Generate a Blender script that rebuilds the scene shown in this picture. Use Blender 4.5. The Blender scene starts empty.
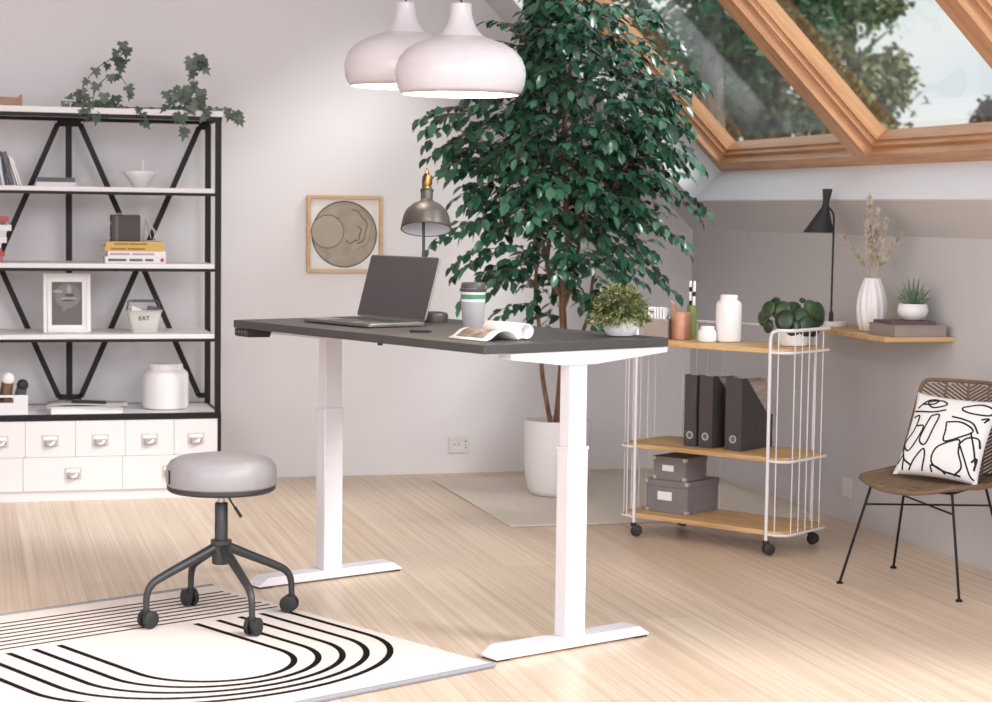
import bpy, math, random
from mathutils import Vector, Matrix
PI = math.pi
R = math.radians
sc = bpy.context.scene
COL = sc.collection
random.seed(7)

# ------------------------------------------------------------------ camera
cam_d = bpy.data.cameras.new('camera')
cam = bpy.data.objects.new('camera', cam_d)
COL.objects.link(cam)
sc.camera = cam
cam_d.sensor_width = 36.0
cam_d.lens = 69.04
cam_d.clip_end = 300
cam_d.dof.use_dof = True
cam_d.dof.focus_distance = 6.4
cam_d.dof.aperture_fstop = 4.5
YAW, PITCH, ROLL = R(15.557), R(4.169), R(0.777)
Mcam = Matrix.Rotation(-YAW, 4, 'Z') @ Matrix.Rotation(PI / 2 - PITCH, 4, 'X') @ Matrix.Rotation(ROLL, 4, 'Z')
cam.matrix_world = Matrix.Translation((0, 0, 1.3)) @ Mcam

# ------------------------------------------------------------------ world
w = bpy.data.worlds.new('sky')
sc.world = w
w.use_nodes = True
nt = w.node_tree
for n in list(nt.nodes):
    nt.nodes.remove(n)
out = nt.nodes.new('ShaderNodeOutputWorld')
bg = nt.nodes.new('ShaderNodeBackground')
tc = nt.nodes.new('ShaderNodeTexCoord')
mp = nt.nodes.new('ShaderNodeMapping')
mp.inputs['Scale'].default_value = (1.0, 1.0, 3.0)
nz = nt.nodes.new('ShaderNodeTexNoise')
nz.inputs['Scale'].default_value = 4.0
nz.inputs['Detail'].default_value = 5.0
cr = nt.nodes.new('ShaderNodeValToRGB')
cr.color_ramp.elements[0].position = 0.38
cr.color_ramp.elements[0].color = (0.76, 0.86, 1.0, 1)
cr.color_ramp.elements[1].position = 0.6
cr.color_ramp.elements[1].color = (1.0, 1.0, 1.0, 1)
nt.links.new(tc.outputs['Generated'], mp.inputs['Vector'])
nt.links.new(mp.outputs['Vector'], nz.inputs['Vector'])
nt.links.new(nz.outputs['Fac'], cr.inputs['Fac'])
nt.links.new(cr.outputs['Color'], bg.inputs['Color'])
bg.inputs['Strength'].default_value = 1.15
nt.links.new(bg.outputs['Background'], out.inputs['Surface'])

# ------------------------------------------------------------------ lights
def sun(direction_to_sun, energy, angle, color):
    d = bpy.data.lights.new('sun', 'SUN')
    d.energy = energy; d.angle = angle; d.color = color
    o = bpy.data.objects.new('sun', d); COL.objects.link(o)
    o.rotation_euler = Vector(direction_to_sun).to_track_quat('Z', 'Y').to_euler()
    return o
def area(loc, target, size, energy, color):
    d = bpy.data.lights.new('window_light', 'AREA')
    d.shape = 'RECTANGLE'; d.size, d.size_y = size
    d.energy = energy; d.color = color
    o = bpy.data.objects.new('window_light', d); COL.objects.link(o)
    o.location = loc
    o.rotation_euler = (Vector(loc) - Vector(target)).to_track_quat('Z', 'Y').to_euler()
    return o
sun((0.62, -0.5, 0.6), 3.8, R(20), (1.0, 0.975, 0.955))
area((2.3, -1.2, 3.3), (1.1, 8.0, 0.4), (3.0, 2.4), 225, (1.0, 0.97, 0.975))  # added soft key from the front right; no window stands there
area((-1.6, 1.6, 2.3), (1.5, 8.0, 0.8), (2.2, 1.8), 60, (1.0, 0.98, 1.0))  # added weak fill from the front left, without a real opening

sc.view_settings.view_transform = 'Standard'
sc.view_settings.look = 'None'
sc.view_settings.gamma = 1.0
sc.view_settings.use_curve_mapping = False
sc.view_settings.exposure = 0.0

# ------------------------------------------------------------------ materials
def s2l(c):
    return tuple(((x / 255) / 12.92 if x / 255 <= 0.04045 else ((x / 255 + 0.055) / 1.055) ** 2.4) for x in c)
class NT:
    def __init__(s, name):
        s.m = bpy.data.materials.new(name); s.m.use_nodes = True
        s.t = s.m.node_tree
        for n in list(s.t.nodes): s.t.nodes.remove(n)
        s.out = s.n('ShaderNodeOutputMaterial')
    def n(s, kind, **kw):
        o = s.t.nodes.new(kind)
        for k, v in kw.items(): setattr(o, k, v)
        return o
    def l(s, a, b): s.t.links.new(a, b)
    def principled(s, rough, metal=0.0, spec=0.5):
        p = s.n('ShaderNodeBsdfPrincipled')
        p.inputs['Roughness'].default_value = rough
        p.inputs['Metallic'].default_value = metal
        p.inputs['Specular IOR Level'].default_value = spec
        s.l(p.outputs['BSDF'], s.out.inputs['Surface'])
        return p
def plain(name, rgb, rough=0.5, metal=0.0, vary=0.04, scale=30.0, bump=0.0, bscale=200.0, spec=0.5, coat=0.0):
    k = NT(name); p = k.principled(rough, metal, spec)
    c = s2l(rgb)
    tx = k.n('ShaderNodeTexCoord'); no = k.n('ShaderNodeTexNoise')
    no.inputs['Scale'].default_value = scale; no.inputs['Detail'].default_value = 3
    k.l(tx.outputs['Object'], no.inputs['Vector'])
    rp = k.n('ShaderNodeValToRGB')
    rp.color_ramp.elements[0].position = 0.3; rp.color_ramp.elements[1].position = 0.7
    rp.color_ramp.elements[0].color = (*[x * (1 - vary) for x in c], 1)
    rp.color_ramp.elements[1].color = (*[min(1, x * (1 + vary)) for x in c], 1)
    k.l(no.outputs['Fac'], rp.inputs['Fac']); k.l(rp.outputs['Color'], p.inputs['Base Color'])
    if coat: p.inputs['Coat Weight'].default_value = coat
    if bump:
        n2 = k.n('ShaderNodeTexNoise'); n2.inputs['Scale'].default_value = bscale; n2.inputs['Detail'].default_value = 4
        k.l(tx.outputs['Object'], n2.inputs['Vector'])
        b = k.n('ShaderNodeBump'); b.inputs['Strength'].default_value = bump; b.inputs['Distance'].default_value = 0.002
        k.l(n2.outputs['Fac'], b.inputs['Height']); k.l(b.outputs['Normal'], p.inputs['Normal'])
    return k.m
def wood(name, dark, light, axis, fine=60.0, long=1.5, rough=0.45, seams=None, spec=0.5, turn=None, fine2=None):
    k = NT(name); p = k.principled(rough, 0, spec)
    tx = k.n('ShaderNodeTexCoord'); m = k.n('ShaderNodeMapping')
    s = [fine, fine, fine]; s[axis] = long
    m.inputs['Scale'].default_value = s
    src = tx.outputs['Object']
    if turn is not None:
        m0 = k.n('ShaderNodeMapping'); m0.inputs['Rotation'].default_value = turn
        k.l(src, m0.inputs['Vector']); src = m0.outputs['Vector']
    k.l(src, m.inputs['Vector'])
    no = k.n('ShaderNodeTexNoise'); no.inputs['Scale'].default_value = 1.0; no.inputs['Detail'].default_value = 5
    no.inputs['Roughness'].default_value = 0.6
    k.l(m.outputs['Vector'], no.inputs['Vector'])
    rp = k.n('ShaderNodeValToRGB')
    rp.color_ramp.elements[0].position = 0.37 if fine2 else 0.36; rp.color_ramp.elements[1].position = 0.62 if fine2 else 0.62
    rp.color_ramp.elements[0].color = (*s2l(dark), 1); rp.color_ramp.elements[1].color = (*s2l(light), 1)
    fac = no.outputs['Fac']
    if fine2:
        m3 = k.n('ShaderNodeMapping'); q = [fine2] * 3; q[axis] = long * 1.3
        m3.inputs['Scale'].default_value = q; k.l(src, m3.inputs['Vector'])
        n3 = k.n('ShaderNodeTexNoise'); n3.inputs['Scale'].default_value = 1.0; n3.inputs['Detail'].default_value = 3
        k.l(m3.outputs['Vector'], n3.inputs['Vector'])
        av = k.n('ShaderNodeMix', data_type='FLOAT'); av.inputs['Factor'].default_value = 0.5
        k.l(fac, av.inputs['A']); k.l(n3.outputs['Fac'], av.inputs['B']); fac = av.outputs['Result']
    k.l(fac, rp.inputs['Fac'])
    col = rp.outputs['Color']
    if seams:
        # planks: brick texture gives each board its own tone and thin seams
        m2 = k.n('ShaderNodeMapping'); m2.inputs['Rotation'].default_value = (0, 0, PI / 2)
        k.l(tx.outputs['Object'], m2.inputs['Vector'])
        br = k.n('ShaderNodeTexBrick'); br.inputs['Scale'].default_value = 1.0
        br.inputs['Brick Width'].default_value = seams[1]; br.inputs['Row Height'].default_value = seams[0]
        br.inputs['Mortar Size'].default_value = 0.0012; br.inputs['Mortar Smooth'].default_value = 0.3
        br.inputs['Color1'].default_value = (1, 1, 1, 1); br.inputs['Color2'].default_value = (0.90, 0.875, 0.85, 1)
        br.inputs['Mortar'].default_value = (0.72, 0.66, 0.6, 1)
        k.l(m2.outputs['Vector'], br.inputs['Vector'])
        mx = k.n('ShaderNodeMix', data_type='RGBA', blend_type='MULTIPLY'); mx.inputs['Factor'].default_value = 1.0
        k.l(col, mx.inputs['A']); k.l(br.outputs['Color'], mx.inputs['B'])
        col = mx.outputs['Result']
    k.l(col, p.inputs['Base Color'])
    return k.m
def leafmat(name, dark, light, rough=0.35, spec=0.5):
    k = NT(name); p = k.principled(rough, 0, spec)
    ge = k.n('ShaderNodeNewGeometry')
    rp = k.n('ShaderNodeValToRGB')
    rp.color_ramp.elements[0].color = (*s2l(dark), 1); rp.color_ramp.elements[1].color = (*s2l(light), 1)
    k.l(ge.outputs['Random Per Island'], rp.inputs['Fac'])
    k.l(rp.outputs['Color'], p.inputs['Base Color'])
    return k.m
def glass(name, tint=(1, 1, 1), base=0.04):
    k = NT(name)
    tr = k.n('ShaderNodeBsdfTransparent'); tr.inputs['Color'].default_value = (*tint, 1)
    gl = k.n('ShaderNodeBsdfGlossy'); gl.inputs['Roughness'].default_value = 0.02
    fr = k.n('ShaderNodeFresnel'); ge = k.n('ShaderNodeNewGeometry')
    # the rear face of the pane meets the air too: same reflectance from both sides
    ior = k.n('ShaderNodeMix', data_type='FLOAT'); ior.inputs['A'].default_value = 1.5; ior.inputs['B'].default_value = 1 / 1.5
    k.l(ge.outputs['Backfacing'], ior.inputs['Factor']); k.l(ior.outputs['Result'], fr.inputs['IOR'])
    tx = k.n('ShaderNodeTexCoord'); no = k.n('ShaderNodeTexNoise'); no.inputs['Scale'].default_value = 1.5
    b = k.n('ShaderNodeBump'); b.inputs['Strength'].default_value = 0.02
    k.l(tx.outputs['Object'], no.inputs['Vector']); k.l(no.outputs['Fac'], b.inputs['Height'])
    k.l(b.outputs['Normal'], gl.inputs['Normal'])
    mx = k.n('ShaderNodeMixShader')
    k.l(fr.outputs['Fac'], mx.inputs['Fac']); k.l(tr.outputs['BSDF'], mx.inputs[1]); k.l(gl.outputs['BSDF'], mx.inputs[2])
    k.l(mx.outputs['Shader'], k.out.inputs['Surface'])
    return k.m
def emit(name, rgb, strength):
    k = NT(name); e = k.n('ShaderNodeEmission'); e.inputs['Color'].default_value = (*s2l(rgb), 1)
    e.inputs['Strength'].default_value = strength
    k.l(e.outputs['Emission'], k.out.inputs['Surface'])
    return k.m

M = {}
M['wall'] = plain('wall_paint', (233, 230, 233), 0.85, vary=0.012, scale=1.5, bump=0.05, bscale=120, spec=0.2)
M['wall_shaded'] = plain('wall_paint_shaded', (205, 203, 206), 0.85, vary=0.012, scale=1.5, bump=0.05, bscale=120, spec=0.2)  # wall paint darkened in colour, as less light reaches knee wall and slope
M['reveal'] = plain('reveal_paint', (232, 232, 238), 0.7, vary=0.01, spec=0.3)
M['floor'] = wood('floor_oak', (204, 178, 153), (234, 216, 195), 1, fine=40, long=0.45, rough=0.34, seams=(0.19, 1.9), fine2=150)
M['frame_wood'] = wood('window_pine', (178, 126, 90), (208, 158, 118), 1, fine=34, long=2.0, rough=0.35)
M['frame_wood_up'] = wood('window_pine_upright', (178, 126, 90), (208, 158, 118), 2, fine=34, long=2.0, rough=0.35, turn=(0, R(45), 0))
M['shelf_wood'] = wood('oak_shelf', (186, 146, 96), (214, 178, 128), 0, fine=40, long=2.5, rough=0.5)
M['pale_wood'] = wood('pale_frame_wood', (196, 160, 116), (218, 186, 144), 0, fine=50, long=3, rough=0.5)
M['mat'] = plain('mat_felt', (222, 213, 202), 0.95, vary=0.05, scale=60, bump=0.3, spec=0.1)
M['white'] = plain('white_lacquer', (230, 226, 229), 0.4, vary=0.01)
M['white_metal'] = plain('white_powder_coat', (228, 224, 229), 0.35, vary=0.01)
M['ceramic'] = plain('white_ceramic', (240, 238, 240), 0.3, vary=0.01, spec=0.5)
M['pot'] = plain('white_pot', (236, 234, 236), 0.45, vary=0.01)
M['black'] = plain('black_steel', (22, 19, 22), 0.5, vary=0.06, spec=0.3)
M['black_soft'] = plain('black_matt', (40, 40, 42), 0.6, vary=0.06)
M['dark_grey'] = plain('dark_grey_laminate', (66, 64, 64), 0.5, vary=0.08, scale=60)
M['desk_edge'] = plain('desk_edge', (70, 64, 63), 0.55, vary=0.05)
M['file'] = plain('file_board', (68, 64, 66), 0.6, vary=0.05)
M['box_grey'] = plain('grey_board', (128, 123, 126), 0.65, vary=0.05)
M['stoolseat'] = plain('grey_leatherette', (158, 154, 158), 0.42, vary=0.04, bump=0.08, bscale=260)
M['gunmetal'] = plain('gunmetal', (70, 70, 72), 0.4, metal=0.5, vary=0.05)
M['chrome'] = plain('brushed_chrome', (206, 202, 202), 0.3, metal=0.6, vary=0.03)
M['brass'] = plain('aged_brass', (134, 106, 66), 0.35, metal=1.0, vary=0.15, scale=80)
M['lamp_grey'] = plain('grey_lacquer', (52, 48, 47), 0.42, metal=0.0, vary=0.03)
M['lamp_in'] = plain('shade_lining', (226, 226, 232), 0.5, vary=0.01)
M['pendant'] = plain('pendant_lacquer', (208, 202, 207), 0.28, vary=0.01, coat=0.3)
M['bulb'] = emit('bulb_glow', (255, 232, 200), 9.0)
M['rug'] = plain('rug_pile', (232, 220, 212), 0.95, vary=0.03, scale=150, bump=0.4, bscale=400, spec=0.1)
M['rug_line'] = plain('rug_black_yarn', (22, 18, 18), 0.95, vary=0.15, scale=300, bump=0.3, spec=0.1)
M['rug_edge'] = plain('rug_grey_edge', (140, 140, 146), 0.95, vary=0.1, scale=200, spec=0.1)
M['copper'] = plain('copper', (196, 146, 122), 0.36, metal=0.6, vary=0.08)
M['green'] = plain('green_lacquer', (120, 140, 78), 0.4, vary=0.03)
M['pencil'] = plain('pencil_wood', (176, 128, 104), 0.6, vary=0.1)
M['laptop'] = plain('laptop_aluminium', (150, 148, 148), 0.3, metal=0.85, vary=0.02)
M['screen'] = plain('laptop_screen', (74, 70, 73), 0.35, vary=0.03, spec=0.3)
M['key'] = plain('laptop_keys', (52, 50, 52), 0.5, vary=0.03)
M['cup'] = plain('cup_paper', (176, 172, 174), 0.55, vary=0.02)
M['cup_white'] = plain('cup_white_band', (232, 230, 230), 0.5, vary=0.02)
M['cup_green'] = plain('cup_green_band', (84, 140, 106), 0.5, vary=0.03)
M['cup_lid'] = plain('cup_lid', (74, 68, 72), 0.4, vary=0.03)
M['paper'] = plain('paper', (240, 238, 238), 0.8, vary=0.01, spec=0.2)
M['print'] = plain('magazine_print', (146, 128, 114), 0.6, vary=0.5, scale=45)
M['bark'] = wood('bark', (96, 70, 54), (146, 112, 88), 2, fine=70, long=10, rough=0.85)
M['bark_grey'] = wood('grey_bark', (92, 86, 80), (130, 124, 118), 2, fine=30, long=5, rough=0.9)
M['soil'] = plain('soil', (64, 48, 40), 0.95, vary=0.3, scale=90, bump=0.6)
M['ficus'] = leafmat('ficus_leaves', (26, 58, 45), (74, 126, 98), 0.25, 0.7)
M['ivy'] = leafmat('ivy_leaves', (66, 82, 72), (112, 126, 112), 0.5)
M['bush'] = leafmat('bush_leaves', (72, 84, 44), (156, 158, 106), 0.55)
M['pilea'] = leafmat('pilea_leaves', (24, 42, 24), (54, 80, 44), 0.35)
M['succulent'] = leafmat('succulent_leaves', (82, 104, 84), (128, 148, 124), 0.5)
M['stem'] = plain('green_stem', (92, 110, 70), 0.6, vary=0.1)
M['stem_brown'] = plain('brown_stem', (96, 90, 80), 0.7, vary=0.1)
M['pampas'] = plain('dried_grass', (196, 180, 162), 0.95, vary=0.2, scale=120, spec=0.1)
M['pampas2'] = leafmat('dried_plumes', (182, 168, 152), (228, 218, 204), 0.9, 0.1)
M['rattan'] = wood('rattan', (124, 96, 72), (186, 150, 118), 0, fine=140, long=30, rough=0.6)
M['rattan_d'] = plain('rattan_cane', (112, 90, 70), 0.55, vary=0.2, scale=150)
M['pillow'] = plain('cushion_cotton', (236, 234, 234), 0.9, vary=0.015, bump=0.2, bscale=500, spec=0.1)
M['pillow_b'] = plain('cushion_cream', (214, 206, 198), 0.9, vary=0.03, bump=0.2, bscale=500, spec=0.1)
M['ink'] = plain('ink', (26, 24, 26), 0.8, vary=0.1)
M['tan'] = plain('tan_print', (172, 162, 148), 0.8, vary=0.12, scale=14, spec=0.2)
M['tan_l'] = plain('tan_print_light', (180, 170, 156), 0.8, vary=0.05, scale=14, spec=0.2)
M['tan_d'] = plain('tan_print_line', (112, 104, 96), 0.8, vary=0.15, scale=60, spec=0.2)
M['photo'] = plain('photo_print', (92, 88, 90), 0.5, vary=0.1, scale=12)
M['photo_l'] = plain('photo_light', (158, 154, 156), 0.5, vary=0.1, scale=30)
M['photo_m'] = plain('photo_mid', (120, 116, 118), 0.5, vary=0.1, scale=30)
M['photo_d'] = plain('photo_dark', (60, 56, 58), 0.5, vary=0.1, scale=30)
M['yellow'] = plain('yellow_cover', (208, 170, 96), 0.6, vary=0.06)
M['yellow_d'] = plain('yellow_cover_text', (150, 112, 48), 0.6, vary=0.06)
M['red'] = plain('red_cover', (184, 74, 74), 0.6, vary=0.05)
M['rose'] = plain('rose_cover', (168, 118, 124), 0.6, vary=0.05)
M['navy'] = plain('navy_cover', (58, 64, 76), 0.6, vary=0.05)
M['slate'] = plain('slate_cover', (96, 98, 104), 0.6, vary=0.05)
M['pale_blue'] = plain('pale_blue_cover', (206, 212, 220), 0.6, vary=0.03)
M['lilac'] = plain('lilac_print', (178, 150, 164), 0.6, vary=0.1)
M['tray'] = wood('tray_wood', (150, 112, 92), (182, 142, 120), 0, fine=40, long=5, rough=0.6)
M['frost'] = plain('frosted_plastic', (196, 192, 188), 0.45, vary=0.02)
M['bookbrown'] = plain('taupe_cover', (108, 90, 86), 0.6, vary=0.04)
M['boxtaupe'] = plain('taupe_board', (152, 140, 134), 0.65, vary=0.03)
M['plastic'] = plain('socket_plastic', (226, 222, 222), 0.4, vary=0.01)
M['shadowgap'] = plain('dark_gap', (96, 90, 92), 0.7, vary=0.03)
M['glass'] = glass('window_glass', (0.93, 0.95, 0.94))
M['clear'] = glass('clear_glass', (0.97, 0.97, 0.97))
M['box_pale'] = plain('pale_grey_cover', (178, 176, 178), 0.5, vary=0.12, scale=25)
M['file_page'] = wood('folder_card', (150, 136, 130), (186, 172, 166), 1, fine=170, long=6, rough=0.8)
M['wire'] = plain('white_wire', (214, 210, 210), 0.4, metal=0.3, vary=0.03)
M['tree_near'] = leafmat('tree_leaves_dark', (40, 66, 48), (76, 108, 74), 0.6, 0.2)
M['tree_far'] = leafmat('tree_leaves_olive', (110, 118, 90), (166, 170, 128), 0.7, 0.2)
M['tree_dark'] = leafmat('tree_leaves_dull', (82, 88, 68), (122, 126, 98), 0.7, 0.2)
M['hedge'] = leafmat('hedge_leaves', (62, 54, 48), (96, 86, 78), 0.8, 0.2)
M['grass'] = plain('lawn', (96, 116, 70), 0.95, vary=0.2, scale=2)
M['roof_out'] = plain('roof_outside', (110, 104, 100), 0.8, vary=0.1)

# ------------------------------------------------------------------ mesh builder
class MB:
    def __init__(s): s.v = []; s.f = []; s.m = []
    def add(s, vs, fs, m=0):
        b = len(s.v)
        s.v += [Vector(p) for p in vs]
        s.f += [tuple(b + i for i in f) for f in fs]
        s.m += [m] * len(fs)
        return s
    def box(s, x0, x1, y0, y1, z0, z1, m=0):
        vs = [(x, y, z) for z in (z0, z1) for y in (y0, y1) for x in (x0, x1)]
        return s.add(vs, [(0, 2, 3, 1), (4, 5, 7, 6), (0, 1, 5, 4), (2, 6, 7, 3), (0, 4, 6, 2), (1, 3, 7, 5)], m)
    def bar(s, a, b, wx, wz, m=0, up=(0, 0, 1)):
        """rectangular bar from a to b"""
        a, b = Vector(a), Vector(b); d = (b - a).normalized()
        u = Vector(up)
        if abs(d.dot(u)) > 0.99: u = Vector((0, 1, 0))
        x = d.cross(u).normalized(); y = x.cross(d).normalized()
        vs = [p + x * i * wx / 2 + y * j * wz / 2 for p in (a, b) for i, j in ((-1, -1), (1, -1), (1, 1), (-1, 1))]
        return s.add(vs, [(0, 1, 2, 3), (7, 6, 5, 4), (0, 4, 5, 1), (1, 5, 6, 2), (2, 6, 7, 3), (3, 7, 4, 0)], m)
    def prism(s, poly, h0, h1, fn=None, m=0):
        """poly: list of 2-D points, extruded from h0 to h1; fn maps (a, b, h) to a 3-D point"""
        fn = fn or (lambda a, b, h: (a, b, h)); n = len(poly)
        vs = [fn(a, b, h0) for a, b in poly] + [fn(a, b, h1) for a, b in poly]
        fs = [tuple(range(n))[::-1], tuple(range(n, 2 * n))]
        fs += [(i, (i + 1) % n, n + (i + 1) % n, n + i) for i in range(n)]
        return s.add(vs, fs, m)
    def tube(s, pts, r, n=8, m=0, closed=False):
        pts = [Vector(p) for p in pts]; k = len(pts)
        rs = r if isinstance(r, (list, tuple)) else [r] * k
        vs = []; fr = None
        for i, p in enumerate(pts):
            if closed: t = pts[(i + 1) % k] - pts[i - 1]
            else: t = pts[min(i + 1, k - 1)] - pts[max(i - 1, 0)]
            t.normalize()
            if fr is None:
                u = Vector((0, 0, 1)) if abs(t.z) < 0.9 else Vector((1, 0, 0))
                x = t.cross(u).normalized()
            else:
                x = (fr - t * fr.dot(t)).normalized()
            fr = x; y = t.cross(x)
            vs += [p + (x * math.cos(2 * PI * j / n) + y * math.sin(2 * PI * j / n)) * rs[i] for j in range(n)]
        fs = []
        for i in range(k if closed else k - 1):
            a, b = i * n, ((i + 1) % k) * n
            fs += [(a + j, a + (j + 1) % n, b + (j + 1) % n, b + j) for j in range(n)]
        if not closed:
            fs += [tuple(range(n))[::-1], tuple((k - 1) * n + j for j in range(n))]
        return s.add(vs, fs, m)
    def lathe(s, prof, n=32, m=0, c=(0, 0, 0), mat=None, wob=None):
        """prof: (radius, z) from one end to the other"""
        vs = []; fs = []; c = Vector(c)
        for r, z in prof:
            for j in range(n):
                a = 2 * PI * j / n
                rr = r * (wob(a, z) if wob else 1)
                q = Vector((rr * math.cos(a), rr * math.sin(a), z))
                vs.append(c + (mat @ q if mat else q))
        for i in range(len(prof) - 1):
            for j in range(n):
                fs.append((i * n + j, i * n + (j + 1) % n, (i + 1) * n + (j + 1) % n, (i + 1) * n + j))
        if prof[0][0] > 1e-6: fs.append(tuple(range(n))[::-1])
        if prof[-1][0] > 1e-6: fs.append(tuple((len(prof) - 1) * n + j for j in range(n)))
        return s.add(vs, fs, m)
    def ball(s, c, r, n=16, k=8, m=0, sc_=(1, 1, 1)):
        vs = []; fs = []
        for i in range(k + 1):
            p = PI * i / k
            for j in range(n):
                a = 2 * PI * j / n
                vs.append(Vector(c) + Vector((r * sc_[0] * math.sin(p) * math.cos(a), r * sc_[1] * math.sin(p) * math.sin(a), -r * sc_[2] * math.cos(p))))
        for i in range(k):
            fs += [(i * n + j, i * n + (j + 1) % n, (i + 1) * n + (j + 1) % n, (i + 1) * n + j) for j in range(n)]
        return s.add(vs, fs, m)
    def grid(s, nu, nv, fn, m=0):
        vs = [fn(i / nu, j / nv) for j in range(nv + 1) for i in range(nu + 1)]
        fs = [(j * (nu + 1) + i, j * (nu + 1) + i + 1, (j + 1) * (nu + 1) + i + 1, (j + 1) * (nu + 1) + i) for j in range(nv) for i in range(nu)]
        return s.add(vs, fs, m)
    def leaf(s, base, d, nrm, L, W, droop=0.15, fold=0.12, m=0):
        """one leaf: pointed oval blade folded along its midrib and bent at the tip"""
        d = Vector(d).normalized(); nrm = Vector(nrm)
        sd = d.cross(nrm)
        if sd.length < 1e-4: sd = d.cross(Vector((0.3, 0.5, 0.8)))
        sd.normalize(); up = sd.cross(d).normalized(); b = Vector(base)
        def P(t, wd): return b + d * (L * t) + sd * (wd * W / 2) + up * (abs(wd) * fold * W - droop * L * t * t)
        vs = [P(0, 0), P(.3, -.85), P(.3, 0), P(.3, .85), P(.65, -.85), P(.65, 0), P(.65, .85), P(1, 0)]
        return s.add(vs, [(0, 2, 1), (0, 3, 2), (1, 2, 5, 4), (2, 3, 6, 5), (4, 5, 7), (5, 6, 7)], m)
    def xf(s, mat):
        s.v = [mat @ p for p in s.v]; return s
    def build(s, name, mats, parent=None, smooth=True, bevel=0.0, solid=0.0, angle=35, seg=2):
        me = bpy.data.meshes.new(name)
        me.from_pydata([tuple(p) for p in s.v], [], s.f)
        for mm in (mats if isinstance(mats, (list, tuple)) else [mats]): me.materials.append(mm)
        me.polygons.foreach_set('material_index', s.m)
        me.update()
        import bmesh
        bm = bmesh.new(); bm.from_mesh(me)
        bmesh.ops.remove_doubles(bm, verts=bm.verts, dist=1e-6)
        bmesh.ops.recalc_face_normals(bm, faces=bm.faces)
        bm.to_mesh(me); bm.free()
        if smooth:
            me.shade_smooth(); me.set_sharp_from_angle(angle=R(angle))
        o = bpy.data.objects.new(name, me); COL.objects.link(o)
        if parent is not None: o.parent = parent
        if solid:
            md = o.modifiers.new('solid', 'SOLIDIFY'); md.thickness = solid; md.offset = 0
        if bevel:
            md = o.modifiers.new('bevel', 'BEVEL'); md.width = bevel; md.segments = seg; md.limit_method = 'ANGLE'; md.angle_limit = R(40)
        return o
def raw(o): return o
def tag(o, label=None, cat=None, group=None, kind=None):
    if label: o['label'] = label
    if cat: o['category'] = cat
    if group: o['group'] = group
    if kind: o['kind'] = kind
    return o
def thing(name, label, cat, loc=(0, 0, 0), rz=0.0, group=None):
    o = bpy.data.objects.new(name, None); COL.objects.link(o)
    o.empty_display_size = 0.05
    o.location = loc; o.rotation_euler = (0, 0, rz)
    return tag(o, label, cat, group)
def struct(o): o['kind'] = 'structure'; return o
def dup(o, parent=None):
    c = o.copy(); COL.objects.link(c)
    if parent is not None: c.parent = parent
    for ch in [x for x in bpy.data.objects if x.parent == o]: dup(ch, c)
    return c
def bez(p0, p1, p2, n=10):
    p0, p1, p2 = Vector(p0), Vector(p1), Vector(p2)
    return [p0 * (1 - t) ** 2 + p1 * 2 * t * (1 - t) + p2 * t * t for t in [i / n for i in range(n + 1)]]
def smoothpath(pts, n=6):
    """Catmull-Rom through the points"""
    P = [Vector(p) for p in pts]; P = [P[0] * 2 - P[1]] + P + [P[-1] * 2 - P[-2]]
    o = []
    for i in range(1, len(P) - 2):
        for k in range(n):
            t = k / n; a, b, c, d = P[i - 1:i + 3]
            o.append(0.5 * ((2 * b) + (c - a) * t + (2 * a - 5 * b + 4 * c - d) * t * t + (3 * b - a - 3 * c + d) * t ** 3))
    o.append(P[-2]); return o
def rrect(x0, x1, y0, y1, r, n=5):
    o = []
    for cx, cy, a0 in ((x1 - r, y1 - r, 0), (x0 + r, y1 - r, 90), (x0 + r, y0 + r, 180), (x1 - r, y0 + r, 270)):
        o += [(cx + r * math.cos(R(a0 + 90 * i / n)), cy + r * math.sin(R(a0 + 90 * i / n))) for i in range(n + 1)]
    return o
def rot(axis, deg): return Matrix.Rotation(R(deg), 4, axis)
def text(name, body, size, mat, parent, loc, rotm, depth=0.0004):
    cu = bpy.data.curves.new(name, 'FONT'); cu.body = body; cu.size = size; cu.extrude = depth
    cu.align_x = 'CENTER'; cu.align_y = 'CENTER'; cu.resolution_u = 3
    t = bpy.data.objects.new(name, cu); COL.objects.link(t)
    dg = bpy.context.evaluated_depsgraph_get(); dg.update()
    me = bpy.data.meshes.new_from_object(t.evaluated_get(dg))
    bpy.data.objects.remove(t)
    me.name = name; me.materials.clear(); me.materials.append(mat)
    o = bpy.data.objects.new(name, me); COL.objects.link(o)
    o.parent = parent; o.matrix_local = Matrix.Translation(loc) @ rotm
    return o

# ------------------------------------------------------------------ room shell
YB, XR, KNEE = 9.13, 3.65, 1.225         # back wall, right wall, height of the knee wall
XC = 2.03                                 # where the slope meets the flat ceiling
ZC = KNEE + (XR - XC)
def wallx(y): return 3.575 + (YB - y) * 0.028   # the right wall is slightly out of square
struct(MB().box(-2.2, XR + 0.1, 2.0, YB + 0.1, -0.1, 0).build('floor', M['floor'], smooth=False))
back = [(-2.2, 0), (wallx(YB) + .1, 0), (wallx(YB) + .1, KNEE - .1), (wallx(YB) - (ZC - KNEE), ZC), (-2.2, ZC)]
struct(MB().prism(back, YB, YB + 0.12, lambda a, b, h: (a, h, b)).build('wall_back', M['wall'], smooth=False))
struct(MB().prism([(wallx(4.24), 4.24), (wallx(4.24) + .12, 4.24), (wallx(YB) + .12, YB + .12), (wallx(YB), YB + .12)], 0, KNEE).build('wall_right', M['wall_shaded'], smooth=False))
struct(MB().box(-2.32, -2.2, 2.0, YB + 0.12, 0, ZC + .12).build('unseen_wall_left', M['wall'], smooth=False))  # unseen wall, added to cut the sky fill from the left
struct(MB().box(-2.2, XC + .12, 3.6, YB + 0.12, ZC, ZC + 0.12).build('ceiling', M['wall'], smooth=False))
S2 = math.sqrt(0.5)
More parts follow.
